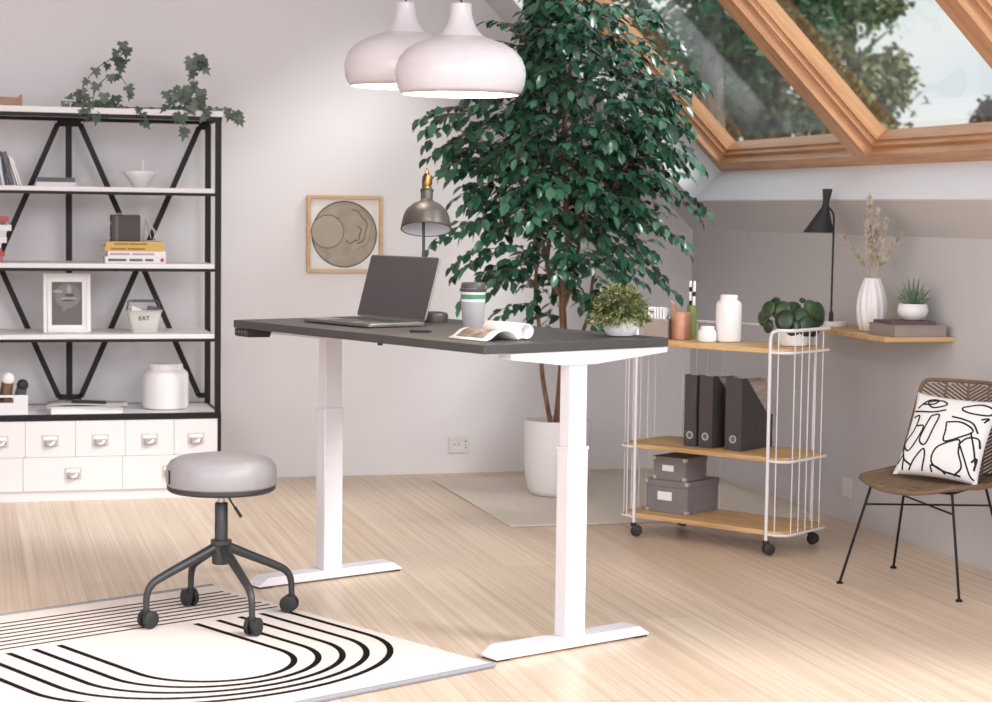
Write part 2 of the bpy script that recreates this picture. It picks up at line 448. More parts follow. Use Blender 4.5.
def slope(d, y, t):                       # d up the slope from the knee, t outwards through the roof
    return Vector((wallx(y) - d * S2 + t * S2, y, KNEE + d * S2 + t * S2))
D0, D1, Y0, Y1, TR = 0.205, 1.90, 4.30, 8.775, 0.20
DT = (XR - XC) / S2
def slab(mb, d0, d1, y0, y1, t0, t1, m=0):
    vs = [slope(d, y, t) for t in (t0, t1) for y in (y0, y1) for d in (d0, d1)]
    mb.add(vs, [(0, 2, 3, 1), (4, 5, 7, 6), (0, 1, 5, 4), (2, 6, 7, 3), (0, 4, 6, 2), (1, 3, 7, 5)], m)
mb = MB()
slab(mb, 0, D0, 4.24, YB, 0, TR); slab(mb, D1, DT, 4.24, YB, 0, TR)
slab(mb, D0, D1, Y1, YB, 0, TR); slab(mb, D0, D1, 4.24, Y0, 0, TR)
struct(mb.build('ceiling_slope', M['wall_shaded'], smooth=False))
# white lining of the roof opening
mb = MB(); e = 0.006
slab(mb, D0 - 0.002, D0 + e, Y0, Y1, -0.0015, TR); slab(mb, D1 - e, D1, Y0, Y1, -0.0015, TR)
slab(mb, D0, D1, Y1 - e, Y1 + 0.002, -0.0015, TR); slab(mb, D0, D1, Y0, Y0 + e, -0.0015, TR)
struct(mb.build('trim_1', M['reveal'], smooth=False))
# three roof windows side by side
def roof_window(i, y0, y1):
    o = bpy.data.objects.new('window_%d' % i, None); COL.objects.link(o); struct(o)
    f = MB(); s = 0.06
    for d0, d1, a, b, mi in ((D0, D0 + s, y0, y1, 0), (D1 - s, D1, y0, y1, 0), (D0 + s, D1 - s, y0, y0 + s, 1), (D0 + s, D1 - s, y1 - s, y1, 1)):
        slab(f, d0, d1, a, b, TR + 0.001, TR + 0.13, mi)
    f.build('outer_frame', [M['frame_wood'], M['frame_wood_up']], o, bevel=0.006)
    f = MB(); q = s + 0.014; s2 = s - 0.004
    for d0, d1, a, b in ((D0 + s2, D0 + q, y0 + s2, y1 - s2), (D1 - q, D1 - s2, y0 + s2, y1 - s2), (D0 + q, D1 - q, y0 + s2, y0 + q), (D0 + q, D1 - q, y1 - q, y1 - s2)):
        slab(f, d0, d1, a, b, TR + 0.045, TR + 0.13, 1 if d1 - d0 > .5 else 0)
    q2 = q + 0.009
    for d0, d1, a, b in ((D0 + q, D0 + q2, y0 + q, y1 - q), (D1 - q2, D1 - q, y0 + q, y1 - q), (D0 + q2, D1 - q2, y0 + q, y0 + q2), (D0 + q2, D1 - q2, y1 - q2, y1 - q)):
        slab(f, d0, d1, a, b, TR + 0.07, TR + 0.13, 1 if d1 - d0 > .5 else 0)
    f.build('sash', [M['frame_wood'], M['frame_wood_up']], o, bevel=0.003)
    g = MB(); slab(g, D0 + q, D1 - q, y0 + q, y1 - q, TR + 0.095, TR + 0.10)
    g.build('pane', M['glass'], o, smooth=False)
for i, (a, b) in enumerate(((7.271, 8.768), (5.786, 7.269), (4.31, 5.784))): roof_window(i + 1, a, b)

# ------------------------------------------------------------------ outside
struct(MB().box(4.2, 60, -10, 70, -0.2, -0.05).build('ground', M['grass'], smooth=False))
def outside_tree(name, label, x, y, h, cr, czr, mat, n, leaf, seed, drop=None):
    rd = random.Random(seed)
    t = thing(name, label, 'tree', (x, y, -0.05))
    k = MB(); k.tube([(0, 0, 0), (0.03, 0, h * .3), (-.04, .03, h * .6), (0, 0, h * .85)], [.14, .11, .08, .03], 8)
    for i in range(6):
        a = i * 1.1; z = h * (.58 + .05 * i)
        k.tube([(0, 0, z), (cr * .4 * math.cos(a), cr * .4 * math.sin(a), z + .3), (cr * .7 * math.cos(a), cr * .7 * math.sin(a), z + .5)], [.05, .03, .012], 6)
    k.build('trunk', M['bark_grey'], t)
    f = MB(); zc = h - czr
    # clumps make the crown uneven
    clumps = []
    for i in range(26):
        a = rd.uniform(0, 2 * PI); u = rd.uniform(-1, 1); q = rd.uniform(.45, .95)
        rr = math.sqrt(max(0, 1 - u * u))
        clumps.append((Vector((cr * q * rr * math.cos(a), cr * q * rr * math.sin(a), zc + czr * q * u)), rd.uniform(.28, .42) * min(cr, czr)))
    for i in range(n):
        c, r = rd.choice(clumps)
        p = c + Vector((rd.gauss(0, .48), rd.gauss(0, .48), rd.gauss(0, .48))) * r
        d = Vector((rd.uniform(-1, 1), rd.uniform(-1, 1), rd.uniform(-1, .3)))
        f.leaf(p, d, (rd.uniform(-1, 1), rd.uniform(-1, 1), 1), leaf * rd.uniform(.7, 1.3), leaf * .6)
    f.build('crown', mat, t, smooth=False)
    return t
def along(px_dir, dist): return (px_dir[0] * dist, px_dir[1] * dist)
x, y = along((0.372, 0.924), 15); outside_tree('leafy_tree', 'dark green leafy tree beyond the left roof window', x, y, 5.15, 1.15, 1.35, M['tree_near'], 5000, .14, 1)
x, y = along((0.437, 0.896), 30); outside_tree('tall_tree', 'pale olive tall tree against the sky in middle roof window', x, y, 6.4, .80, 2.9, M['tree_far'], 10000, .15, 2)
x, y = along((0.405, 0.911), 34); outside_tree('tall_tree', 'dull olive tree behind the glass beside the wooden window mullion', x, y, 6.2, 1.6, 2.8, M['tree_dark'], 8000, .22, 3)
x, y = along((0.352, 0.936), 43); outside_tree('tall_tree', 'dull olive tree seen low through the left roof window behind ficus', x, y, 6.2, 2.0, 2.8, M['tree_dark'], 8000, .22, 4)
x, y = along((0.4985, 0.864), 34); outside_tree('small_tree', 'small dark brownish tree at right edge of the roof window view', x, y, 3.75, .42, 1.6, M['hedge'], 2600, .14, 5)

# ------------------------------------------------------------------ rugs
rug_yaw = R(-63.75)
# local x runs along the rug towards the viewer, y to the right; origin at the front right corner
rug = thing('area_rug', 'white rug with black arches and lines under the grey stool', 'rug', (1.446, 5.168, 0.0), rug_yaw)
RW, RL = 1.31, 1.455
MB().box(-RL, 0, -RW, 0, 0.001, 0.010).build('pile', M['rug'], rug, bevel=.003)
for x_ in (-RL, 0):
    tag(MB().tube([(x_, 0, .0085), (x_, -RW, .0085)], .008, 8).build('binding', M['rug_edge'], rug), 'grey bound rug edge')
ln = MB()
for i in range(8):
    v = 1.343 - i * .0447
    ln.box(-v - .0046, -v + .0046, -RW + .03, -.03, .0095, .0112)
for k in range(5):
    r = .237 + .0815 * k; rb = .237 + .046 * k; wdt = .0095
    pts = []
    pts.append((-.975, -.612 + r))
    for i in range(33):
        a = PI / 2 - PI * i / 32
        pts.append((-.53 + rb * math.cos(a), -.612 + r * math.sin(a)))
    pts.append((-.975, -.612 - r))
    vs = []; n = len(pts)
    for i, (px_, py_) in enumerate(pts):
        a = Vector(pts[min(i + 1, n - 1)]) - Vector(pts[max(i - 1, 0)]); a.normalize()
        nx, ny = -a.y, a.x
        for s_ in (-1, 1):
            for z in (.0095, .0112): vs.append((px_ + nx * s_ * wdt, py_ + ny * s_ * wdt, z))
    fs = []
    for i in range(n - 1):
        a, b = i * 4, i * 4 + 4
        fs += [(a + 1, a + 3, b + 3, b + 1), (a, a + 1, b + 1, b), (a + 3, a + 2, b + 2, b + 3)]
    ln.add(vs, fs)
tag(ln.build('line_pattern', M['rug_line'], rug, smooth=False), 'black arches and thin lines')
tag(MB().box(2.16, 3.52, 7.50, 8.90, .001, .006).build('floor_mat', M['mat'], bevel=.002), 'flat beige mat under the potted tree and trolley', 'mat')

# ------------------------------------------------------------------ desk
DY = R(-66.9); DZ = .923
desk = thing('standing_desk', 'height-adjustable desk with dark grey top on white telescopic legs', 'desk', (1.474, 5.974, 0), DY)
DM = Matrix.Translation((1.474, 5.974, 0)) @ Matrix.Rotation(DY, 4, 'Z')
def dk(x, y, z=DZ): return tuple(DM @ Vector((x, y, z)))
top = MB().prism(rrect(-.691, .691, -.362, .362, .006), DZ - .026, DZ)
top.build('tabletop', M['dark_grey'], desk, bevel=.0015)
for sx in (-1, 1):
    xc = .652 * sx; yo = .01
    lg = MB().box(xc - .027, xc + .027, yo - .039, yo + .039, .034, .604)
    low = lg.build('leg', M['white_metal'], desk, bevel=.004)
    MB().box(xc - .023, xc + .023, yo - .034, yo + .034, .55, .862).build('extension_tube', M['white_metal'], low, bevel=.003)
    c = MB().box(xc - .0285, xc + .0285, yo - .0405, yo + .0405, .597, .607)
    c.build('collar', M['white_metal'], low, bevel=.001)
    ft = MB()
    pr = [(-.302, .006), (.302, .006), (.302, .011), (.262, .036), (-.262, .036), (-.302, .011)]
    ft.prism(pr, xc - .04, xc + .04, lambda a, b, h: (h, a, b))
    fo = ft.build('foot', M['white_metal'], desk, bevel=.003)
    for q in (-1, 1):
        pd = MB().box(xc - .036, xc + .036, q * .272 - .024, q * .272 + .024, .0005, .0075)
        tag(pd.build('pad', M['black_soft'], fo), 'black rubber foot pad')
    br = MB(); o_ = .055
    pr = [(-.31 + o_, .8955), (.31 + o_, .8955), (.31 + o_, .878), (.06 + yo, .852), (-.06 + yo, .852), (-.31 + o_, .876)]
    br.prism(pr, xc - .03, xc + .03, lambda a, b, h: (h, a, b))
    br.build('bracket', M['white_metal'], desk, bevel=.002)
rl = MB(); rl.box(-.60, .60, -.085, -.045, .866, .8955); rl.box(-.60, .60, .06, .10, .866, .8955)
rl.build('rail', M['white_metal'], desk, bevel=.002)
hs = MB().prism([(-.36, .8955), (-.36, .873), (-.352, .868), (-.27, .866), (-.26, .8955)], -.685, -.60, lambda a, b, h: (h, a, b))
h_ = hs.build('control_panel', M['black_soft'], desk, bevel=.003)
bt = MB()
for q in range(4): bt.ball((-.675 + q * .02, -.3605, .884), .005, 8, 6, sc_=(1, .4, 1))
tag(bt.build('button', M['slate'], h_), 'grey up and down buttons')
tag(MB().box(.15, .162, -.352, -.34, .889, .8965).build('cable_clip', M['black_soft'], desk), 'small black clip under front edge')

# laptop
lap = thing('laptop', 'open silver laptop with blank dark screen on the desk', 'laptop', dk(-.482, -.217, DZ + .001), DY)
lw, ld = .394, .226
bs = MB().prism(rrect(0, lw, 0, ld, .012), .002, .014)
bso = bs.build('base', M['laptop'], lap, bevel=.002)
ky = MB()
for r_ in range(5):
    for c_ in range(14): ky.box(.022 + c_ * .0252, .0435 + c_ * .0252, .100 + r_ * .0205, .117 + r_ * .0205, .0135, .0152)
tag(ky.build('keyboard', M['key'], bso), 'dark keys')
tag(MB().box(.13, .264, .012, .086, .0135, .0144).build('touchpad', M['lamp_grey'], bso), 'smooth grey touchpad')
mb = MB().prism(rrect(0, lw, 0, .217, .01), 0, .006)
Ms = Matrix.Translation((0, ld, .015)) @ rot('X', 74)
lid = mb.xf(Ms).build('lid', M['laptop'], lap, bevel=.0015)
mb = MB().box(.004, lw - .004, .004, .213, .006, .0066).xf(Ms)
tag(mb.build('screen', M['screen'], lid, smooth=False), 'blank dark grey screen')

# pen
pn = MB(); a, b = Vector(dk(.135, -.222, DZ + .006)), Vector(dk(.175, -.165, DZ + .006))
pn.tube([a, a + (b - a) * .08, a + (b - a) * .9, b], [.002, .005, .005, .0035], 10)
tag(pn.build('pen', M['black_soft']), 'short black pen lying beside the laptop', 'pen')

# coffee cup
cup = thing('coffee_cup', 'takeaway coffee cup with green band and dark lid', 'cup', dk(.157, .012, DZ + .001)); cup.scale = (1.15, 1.15, 1.05)
MB().lathe([(.0255, 0), (.027, .002), (.0325, .07), (.0335, .088)], 32).build('body', M['cup'], cup)
b_ = MB(); b_.lathe([(.0336, .088), (.0345, .118), (.0347, .12), (.033, .12)], 32, 0); b_.lathe([(.0345, .0965), (.0348, .1105)], 32, 1)
tag(b_.build('sleeve', [M['cup_white'], M['cup_green']], cup), 'white band with green stripe')
MB().lathe([(.0368, .1185), (.0375, .121), (.037, .127), (.0345, .129), (.0335, .141), (.031, .146), (.028, .1455), (.027, .1435), (0, .1435)], 32).build('lid', M['cup_lid'], cup)

# open magazine with a rolled page
mg = thing('magazine', 'open magazine with one page rolled over at desk corner', 'magazine', dk(.395, -.268, DZ + .001), DY)
prof = [(0, .001), (.02, .008), (.045, .024), (.07, .029), (.095, .024), (.115, .008), (.122, .002)]
pp = smoothpath([(0, a, b) for a, b in prof], 5)
mb = MB(); L_ = .185
mb.grid(1, len(pp) - 1, lambda u, v: (u * L_, pp[round(v * (len(pp) - 1))].y, pp[round(v * (len(pp) - 1))].z))
mb.build('page', M['paper'], mg, solid=.0012)
pp2 = [(.122, .003)] + [(.155 - .024 * math.cos(a), .026 + .022 * math.sin(a)) for a in [R(-50 + 30 * i) for i in range(0, 12)]]
pp2 = smoothpath([(0, a, b) for a, b in pp2], 3)
mb = MB(); mb.grid(1, len(pp2) - 1, lambda u, v: (u * L_, pp2[round(v * (len(pp2) - 1))].y, pp2[round(v * (len(pp2) - 1))].z))
mb.build('page', M['paper'], mg, solid=.0012)
mb = MB()
i0, i1 = 4, 20
mb.grid(1, i1 - i0, lambda u, v: (.02 + u * .13, pp[i0 + round(v * (i1 - i0))].y - .0003, pp[i0 + round(v * (i1 - i0))].z + .0011))
tag(mb.build('picture', M['print'], mg, solid=.0004), 'brown printed picture on the page')

# potted bush on the desk
rd = random.Random(11)
bp = thing('potted_plant', 'bushy olive green plant in round white pot on desk', 'plant', dk(.577, .262, DZ + .001))
MB().lathe([(.028, 0), (.04, .003), (.053, .02), (.056, .038), (.051, .056), (.047, .058), (.047, .05), (0, .05)], 32).build('pot', M['ceramic'], bp)
tag(MB().lathe([(.047, .051), (0, .053)], 20).build('soil', M['soil'], bp), 'dark soil')
f = MB(); st = MB()
for i in range(210):
    a = rd.uniform(0, 2 * PI); e = rd.uniform(-.45, 1.3)
    rr = .096 * (0.74 + .3 * rd.random())
    tip = Vector((math.cos(a) * math.cos(e) * rr, math.sin(a) * math.cos(e) * rr, .06 + math.sin(e) * rr * (1.02 if e > 0 else .6)))
    b0 = Vector((math.cos(a) * .03, math.sin(a) * .03, .052)); mid = b0.lerp(tip, .5) + Vector((0, 0, .025))
    pts = bez(b0, mid, tip, 6); st.tube(pts, .0008, 4)
    for j in range(2, 7):
        for q in range(3):
            d = (pts[j] - pts[j - 1]).normalized() + Vector((rd.uniform(-.9, .9), rd.uniform(-.9, .9), rd.uniform(-.7, .5)))
            f.leaf(pts[j], d, (rd.uniform(-.5, .5), rd.uniform(-.5, .5), 1), rd.uniform(.012, .020), .0062)
f.v = [Vector((p.x, p.y, max(p.z, .004))) if math.hypot(p.x, p.y) < .5 else p for p in f.v]
f.build('foliage', M['bush'], bp, smooth=False); st.build('stem', M['stem'], bp)

# grey work lamp with brass joint
lp = thing('desk_lamp', 'grey metal work lamp with brass joint behind the laptop', 'lamp', dk(-.30, .195, DZ + .001))
MB().lathe([(.052, 0), (.052, .022), (.048, .030), (.03, .034), (0, .035)], 32).build('base', M['lamp_grey'], lp)
MB().tube(smoothpath([(-.030, .02, .03), (-.030, .022, .2), (-.030, .034, .42), (-.031, .03, .48), (-.029, .005, .507)], 6), .005, 10).build('pole', M['gunmetal'], lp)
tilt = Matrix.Translation((-.030, -.009, .314)) @ Matrix.Rotation(R(17), 4, Vector((-.963, .268, 0)))
sh = MB(); sh.lathe([(.086, 0), (.0855, .006), (.078, .045), (.07, .065), (.05, .085), (.026, .098), (.02, .105), (.02, .135), (.0225, .137), (.0225, .141), (.0, .141)], 40)
sh.v = [tilt @ p for p in sh.v]
shade = MB(); shade.v, shade.f, shade.m = sh.v, sh.f[:-1], sh.m[:-1]
# drop the closing disc at the mouth and line the inside
shade.f = [q for q in shade.f if len(q) == 4]; shade.m = [0] * len(shade.f)
sho = shade.build('shade', M['lamp_grey'], lp, solid=.0016)
li = MB(); li.lathe([(.083, .002), (.076, .043), (.068, .062), (.048, .081), (0.0, .09)], 40); li.f = [q for q in li.f if len(q) == 4]; li.m = [0] * len(li.f); li.xf(tilt)
tag(li.build('lining', M['lamp_in'], sho), 'pale inside of the shade')
jt = MB(); jt.lathe([(.016, .141), (.017, .15), (.014, .155), (.018, .165), (.017, .19), (.010, .195), (.006, .205), (.004, .22), (0, .222)], 20); jt.xf(tilt)
tag(jt.build('joint', M['brass'], lp), 'brass joint')

# ------------------------------------------------------------------ stool
st_ = thing('swivel_stool', 'grey round upholstered stool on castors standing on the rug', 'stool', (.760, 5.905, .0112))
seat = MB(); seat.lathe([(.150, .424), (.165, .426), (.1705, .437), (.1725, .466), (.1695, .488), (.158, .505), (.135, .516), (.09, .523), (.04, .526), (0, .5265)], 48)
se = seat.build('seat', M['stoolseat'], st_, angle=60)
tag(MB().lathe([(.12, .410), (.160, .411), (.1685, .418), (.169, .428), (.1, .428)], 48).build('seat_ring', M['gunmetal'], st_), 'dark ring under the seat')
a = R(197); mb = MB(); mb.box(-.004, .004, -.001, .001, -.022, .022); mb.xf(Matrix.Translation((.1745 * math.cos(a), .1745 * math.sin(a), .463)) @ Matrix.Rotation(a + PI / 2, 4, 'Z'))
tag(mb.build('tab', M['black_soft'], se), 'small black fabric tab')
tag(MB().lathe([(.0105, .36), (.0105, .413)], 20).build('rod', M['chrome'], st_), 'chrome lift rod')
MB().lathe([(.0205, .245), (.0205, .370), (.018, .374), (0.011, .374)], 24).build('column', M['gunmetal'], st_)
MB().lathe([(.026, .180), (.029, .184), (.029, .238), (.033, .243), (.033, .256), (.02, .258)], 24).build('hub', M['gunmetal'], st_)
lv = MB(); lv.tube(smoothpath([(.012, -.004, .412), (.02, -.008, .394), (.038, -.012, .362), (.058, -.018, .332)], 5), .0032, 8)
lv.tube([(.04, -.0125, .360), (.06, -.0185, .328)], .0052, 8)
tag(lv.build('lever', M['black_soft'], st_), 'black height lever')
for k, (wx, wy) in enumerate(((.527, 5.838), (.689, 6.157), (.994, 5.981), (.828, 5.645))):
    d = Vector((wx - .760, wy - 5.905, 0)); r0 = .262; d = d.normalized()
    pts = smoothpath([d * .02 + Vector((0, 0, .234)), d * .1 + Vector((0, 0, .198)), d * .19 + Vector((0, 0, .158)), d * .228 + Vector((0, 0, .136)), d * .245 + Vector((0, 0, .104)), d * .248 + Vector((0, 0, .05))], 6)
    leg = MB().tube(pts, [.0158 - .0066 * i / (len(pts) - 1) for i in range(len(pts))], 12).build('leg', M['gunmetal'], st_)
    c = d * .248; ang = (.6, 2.0, 2.7, .9)[k]
    wd = Vector((math.cos(ang), math.sin(ang), 0)); ax = Vector((-wd.y, wd.x, 0)); wc = Vector((c.x, c.y, .0285)) + wd * .008
    cs = MB()
    for sgn in (-1, 1):
        cs.tube([wc + ax * sgn * .006, wc + ax * sgn * .019, wc + ax * sgn * .021], [.0275, .0275, .024], 20)
    cs.tube([wc - ax * .008, wc + ax * .008], .012, 12)
    cs.tube([Vector((c.x, c.y, .028)) , Vector((c.x, c.y, .06))], .011, 12)
    tag(cs.build('castor', M['black_soft'], leg), 'black twin-wheel castor')

# ------------------------------------------------------------------ shelving unit
YF = 8.55; XL, XRR = -.2, 1.098
su = thing('shelving_unit', 'tall white shelving unit with black metal frame and bottom drawers', 'shelving unit', (0, 0, 0))
bl = 'black'
# drawers cabinet
MB().box(XL + .012, XRR - .014, YF + .018, 9.02, .045, .366).build('cabinet_body', M['white'], su)
MB().box(XL, XRR - .002, YF + .012, 9.02, .0, .0445).build('plinth', M['white'], su)
cf = MB()
cf.box(XL, XRR, YF - .004, YF + .018, .358, .384); cf.box(XRR - .014, XRR, YF - .004, YF + .016, .0445, .358)
cf.box(XRR - .014, XRR, YF + .018, 9.03, .362, .384); cf.box(XL, XRR, 9.02, 9.034, .362, .384)
tag(cf.build('base_frame', M[bl], su), 'black metal edge of the drawer base')
MB().box(XL + .01, XRR - .0142, YF + .0182, 9.0198, .3662, .382).build('counter', M['white'], su)
def handle(parent, x, z):
    p = MB(); w_ = .036
    p.box(x - w_, x + w_, YF - .0035, YF - .001, z - .026, z + .026)
    hp = tag(p.build('handle', M['chrome'], parent, bevel=.0008), 'metal label holder with cup pull')
    q = MB(); q.grid(10, 5, lambda u, v: (x + (u - .5) * .056 * (1 - .12 * v), YF - .003 - .018 * math.sin(PI * u) ** .6 * math.sin(v * PI / 2), z - .022 + .026 * math.cos(v * PI / 2)))
    q.build('cup_pull', M['chrome'], hp, solid=.0012)
    c = MB().box(x - .029, x + .029, YF - .0042, YF - .0036, z + .006, z + .021)
    tag(c.build('card', M['paper'], hp), 'blank white label card')
xs = [XL + .012, .024, .24, .456, .672, .888, XRR - .015]
for i in range(6):
    o = MB().box(xs[i] + .0006, xs[i + 1] - .0006, YF - .001, YF + .017, .1968, .3565).build('drawer', M['white'], su, bevel=.001)
    handle(o, (xs[i] + xs[i + 1]) / 2, .268)
xs = [XL + .012, .23, .66, XRR - .015]
for i in range(3):
    o = MB().box(xs[i] + .0006, xs[i + 1] - .0006, YF - .001, YF + .017, .046, .1956).build('drawer', M['white'], su, bevel=.001)
    handle(o, (xs[i] + xs[i + 1]) / 2, .122)
# upright posts
YR = 8.985
for x_, y_ in ((1.083, YF + .008), (1.089, YR), (XL + .012, YF + .008), (XL + .012, YR)):
    MB().box(x_ - .013, x_ + .013, y_ - .011, y_ + .011, .3845, 1.690).build('post', M[bl], su)
MB().box(.438, .466, YR - .010, YR + .010, .3845, 1.690).build('post', M[bl], su)
tf = MB(); tf.box(XL, XRR, YF - .006, YF + .014, 1.6905, 1.706); tf.box(XL, XRR, YR - .01, YR + .01, 1.6905, 1.706)
tf.box(XRR - .02, XRR, YF + .014, YR - .01, 1.6905, 1.706); tf.box(XL, XL + .02, YF + .014, YR - .01, 1.6905, 1.706)
tf.build('top_frame', M[bl], su)
MB().box(XL - .01, XRR + .006, YF - .012, YR + .02, 1.7065, 1.733).build('top_board', M['white'], su, bevel=.002)
SZ = [1.388, 1.051, .738]
for z in SZ:
    b = MB().box(XL + .024, 1.066, YF + .0, YR - .012, z - .021, z).build('shelf', M['white'], su, bevel=.0015)
    tag(MB().box(XL + .024, 1.0695, YF - .003, YF + .017, z - .034, z - .0212).build('shelf_rail', M[bl], b), 'black rail under the shelf')
def brace(xm, sgn):
    z0, z1 = .42, 1.678; zc = 1.045; xc = xm + sgn * .322
    for s2 in (1, -1):
        m_ = MB(); e0 = xc - s2 * .272; e1 = xc + s2 * .272
        m_.bar((e0, YR, z1), (e1, YR, z0), .025, .017, up=(0, 1, 0))
        for e_, z_ in ((e0, z1), (e1, z0)):
            s3 = 1 if e_ > xc else -1
            m_.bar((e_ - s3 * .004, YR, z_), (xc + s3 * .312, YR, z_), .024, .017, up=(0, 1, 0))
        tag(m_.build('cross_brace', M[bl], su, smooth=False), 'black diagonal cross brace')
brace(.454, 1); brace(.454, -1)

# --- things on the shelves
def book(name, label, x0, x1, y0, y1, z0, z1, cover, group=None, spine='y', marks=None, pages='paper'):
    t = thing(name, label, 'book', ((x0 + x1) / 2, (y0 + y1) / 2, z0), 0, group)
    X, Y, Z = (x1 - x0) / 2, (y1 - y0) / 2, z1 - z0
    th = min(.0025, Z * .16)
    c = MB(); c.box(-X, X, -Y, Y, 0, th); c.box(-X, X, -Y, Y, Z - th, Z); c.box(-X, X, -Y, -Y + th, th, Z - th)
    co = c.build('cover', M[cover], t)
    tag(MB().box(-X + .003, X - .003, -Y + th + .0002, Y - .004, th + .0002, Z - th - .0002).build('pages', M[pages], t), 'white page block')
    if marks:
        k = MB()
        for a, b, mm in marks: k.box(-X + a * 2 * X, -X + b * 2 * X, -Y - .0006, -Y - .0001, Z * .3, Z * .68)
        k.build('spine_title', M[marks[0][2]], co)
    return t
z = SZ[0] + .0005
book('hardback_book', 'white hardback lying flat under the grey one, second shelf', .296, .466, 8.66, 8.86, z, z + .019, 'white', 'flat books on the second shelf')
book('hardback_book', 'dark grey hardback lying flat on a white book', .30, .463, 8.665, 8.855, z + .0195, z + .039, 'slate', 'flat books on the second shelf')
# leaning books: boards leaning left
def leaner(label, xb, h, wd, th, ang, cover):
    t = thing('upright_book', label, 'book', (xb, 8.70, z + math.sin(R(ang)) * th * 0 + .0005), 0, 'leaning books on the second shelf')
    mb = MB(); Mx = rot('Y', -ang)
    mb.box(-th, -th + .0015, -wd / 2, wd / 2, 0, h); mb.box(-.0015, 0, -wd / 2, wd / 2, 0, h); mb.box(-th + .0015, -.0015, -wd / 2, -wd / 2 + .0015, 0, h)
    mb.xf(Mx); zmin = min(p.z for p in mb.v); mb.v = [p - Vector((0, 0, zmin)) for p in mb.v]; mb.build('cover', M[cover], t)
    pg = MB().box(-th + .0017, -.0017, -wd / 2 + .0018, wd / 2 - .003, .002, h - .003).xf(Mx); pg.v = [p - Vector((0, 0, zmin)) for p in pg.v]
    pg.build('pages', M['paper'], t)
leaner('slim white book leaning at the right end of the row', .233, .125, .15, .008, 18, 'white')
leaner('slim white book leaning second from the right end of the row', .222, .132, .15, .008, 17, 'white')
leaner('grey book with two pale spine dots among the leaning books', .2015, .148, .15, .021, 13, 'slate')
leaner('dark navy book leaning between the grey and pale blue books', .175, .150, .15, .010, 11, 'navy')
leaner('pale blue book leaning at the left picture edge', .159, .152, .15, .012, 8, 'pale_blue')
leaner('dark navy book leftmost of the leaning row', .141, .15, .15, .014, 6, 'navy')
# bowl with pestle
bw = thing('footed_bowl', 'white conical bowl on the second shelf', 'bowl', (.752, 8.72, z))
MB().lathe([(.028, 0), (.032, .002), (.060, .045), (.073, .062), (.076, .068), (.0755, .074), (.071, .073), (.066, .062), (.055, .045), (.02, .012), (0, .01)], 40).build('body', M['ceramic'], bw)
ps = thing('pestle', 'thin white stick standing in the white bowl', 'pestle', (.763, 8.715, z + .013))
MB().tube([(0, 0, 0), (.001, 0, .05), (.002, 0, .102)], [.006, .0045, .004], 10).build('handle', M['ceramic'], ps)
MB().ball((.002, 0, .104), .005, 10, 6).build('knob', M['ceramic'], ps)
# red and white magazine pile
z = SZ[1] + .0005
pile = [('rose', .026, .022, 'rose book at the bottom of the magazine pile'), ('red', .020, .030, 'dark red book second from bottom of the pile'), ('rose', .018, .016, 'dusty rose book under the small white one'), ('white', .020, .014, 'small white book in the middle of the pile'),
        ('white', .024, .038, 'white book with lilac spine in the pile'), ('pale_blue', .028, .036, 'pale blue-white thick book near the pile top'), ('white', .026, .058, 'widest white book near top of the pile'), ('slate', .014, .034, 'thin grey book under the red top book'), ('red', .022, .046, 'bright red book on top of the pile')]
zz = z
for cv, th, ex, lb in pile:
    book('magazine_volume', lb, -.04, .13 + ex, 8.64, 8.82, zz, zz + th, cv, 'book pile at the left end of the third shelf')
    zz += th + .0004
# yellow and white books
yb = [('white', .590, .857, .029, 'white paperback at bottom of the yellow book stack', [(.05, .35, 'slate'), (.4, .62, 'slate'), (.66, .8, 'slate')]),
      ('white', .602, .858, .023, 'white paperback with lilac title under two yellow books', [(.04, .38, 'lilac'), (.42, .8, 'pale_blue')]),
      ('yellow', .590, .850, .022, 'lower yellow paperback in the stack of four', [(.1, .35, 'yellow_d'), (.38, .68, 'yellow_d')]),
      ('yellow', .595, .846, .021, 'upper yellow paperback under the grey box', [(.14, .38, 'yellow_d'), (.4, .72, 'yellow_d')])]
zz = z
for cv, a, b, th, lb, mk in yb:
    t = book('paperback_book', lb, a, b, 8.62, 8.80, zz, zz + th, cv, 'yellow and white paperbacks on the third shelf', marks=mk)
    if lb.startswith('white paperback at'):
        dd = MB(); dd.lathe([(.009, 0), (.009, .0006), (0, .0006)], 16, mat=rot('X', 90)); dd.v = [p + Vector((.118, -.0905, th / 2)) for p in dd.v]
        tag(dd.build('emblem', M['red'], t), 'small round red emblem on spine')
    zz += th + .0004
gb = thing('keepsake_box', 'dark grey box with pale stripe on the yellow books', 'box', (.684, 8.70, zz))
MB().box(-.064, .064, -.05, .05, 0, .118).build('body', M['file'], gb, bevel=.004)
tag(MB().box(-.046, -.034, -.0508, -.0502, .001, .117).build('stripe', M['slate'], gb), 'paler vertical stripe')
lip = MB(); lip.tube(smoothpath([(-.064, -.03, .012), (-.076, -.03, .03), (-.072, -.03, .07), (-.064, -.03, .08), (-.075, -.03, .095), (-.072, -.03, .122), (-.05, -.03, .123), (.04, -.03, .123), (.058, -.03, .122)], 4), .0022, 6)
tag(lip.build('wire_edge', M['wire'], gb), 'white wire edge')
wo = thing('wire_ornament', 'small open wire ornament beside the dark grey box', 'ornament', (.795, 8.70, zz))
mb = MB()
for k in range(5):
    a = k * 2 * PI / 5
    mb.tube(smoothpath([(.034 * math.cos(a), .034 * math.sin(a), .002), (.030 * math.cos(a + .3), .030 * math.sin(a + .3), .04), (-.02, 0, .10)], 5), .002, 5)
mb.tube([(.034 * math.cos(2 * PI * i / 20), .034 * math.sin(2 * PI * i / 20), .002) for i in range(20)], .002, 5, closed=True)
mb.build('wire_cage', M['wire'], wo)
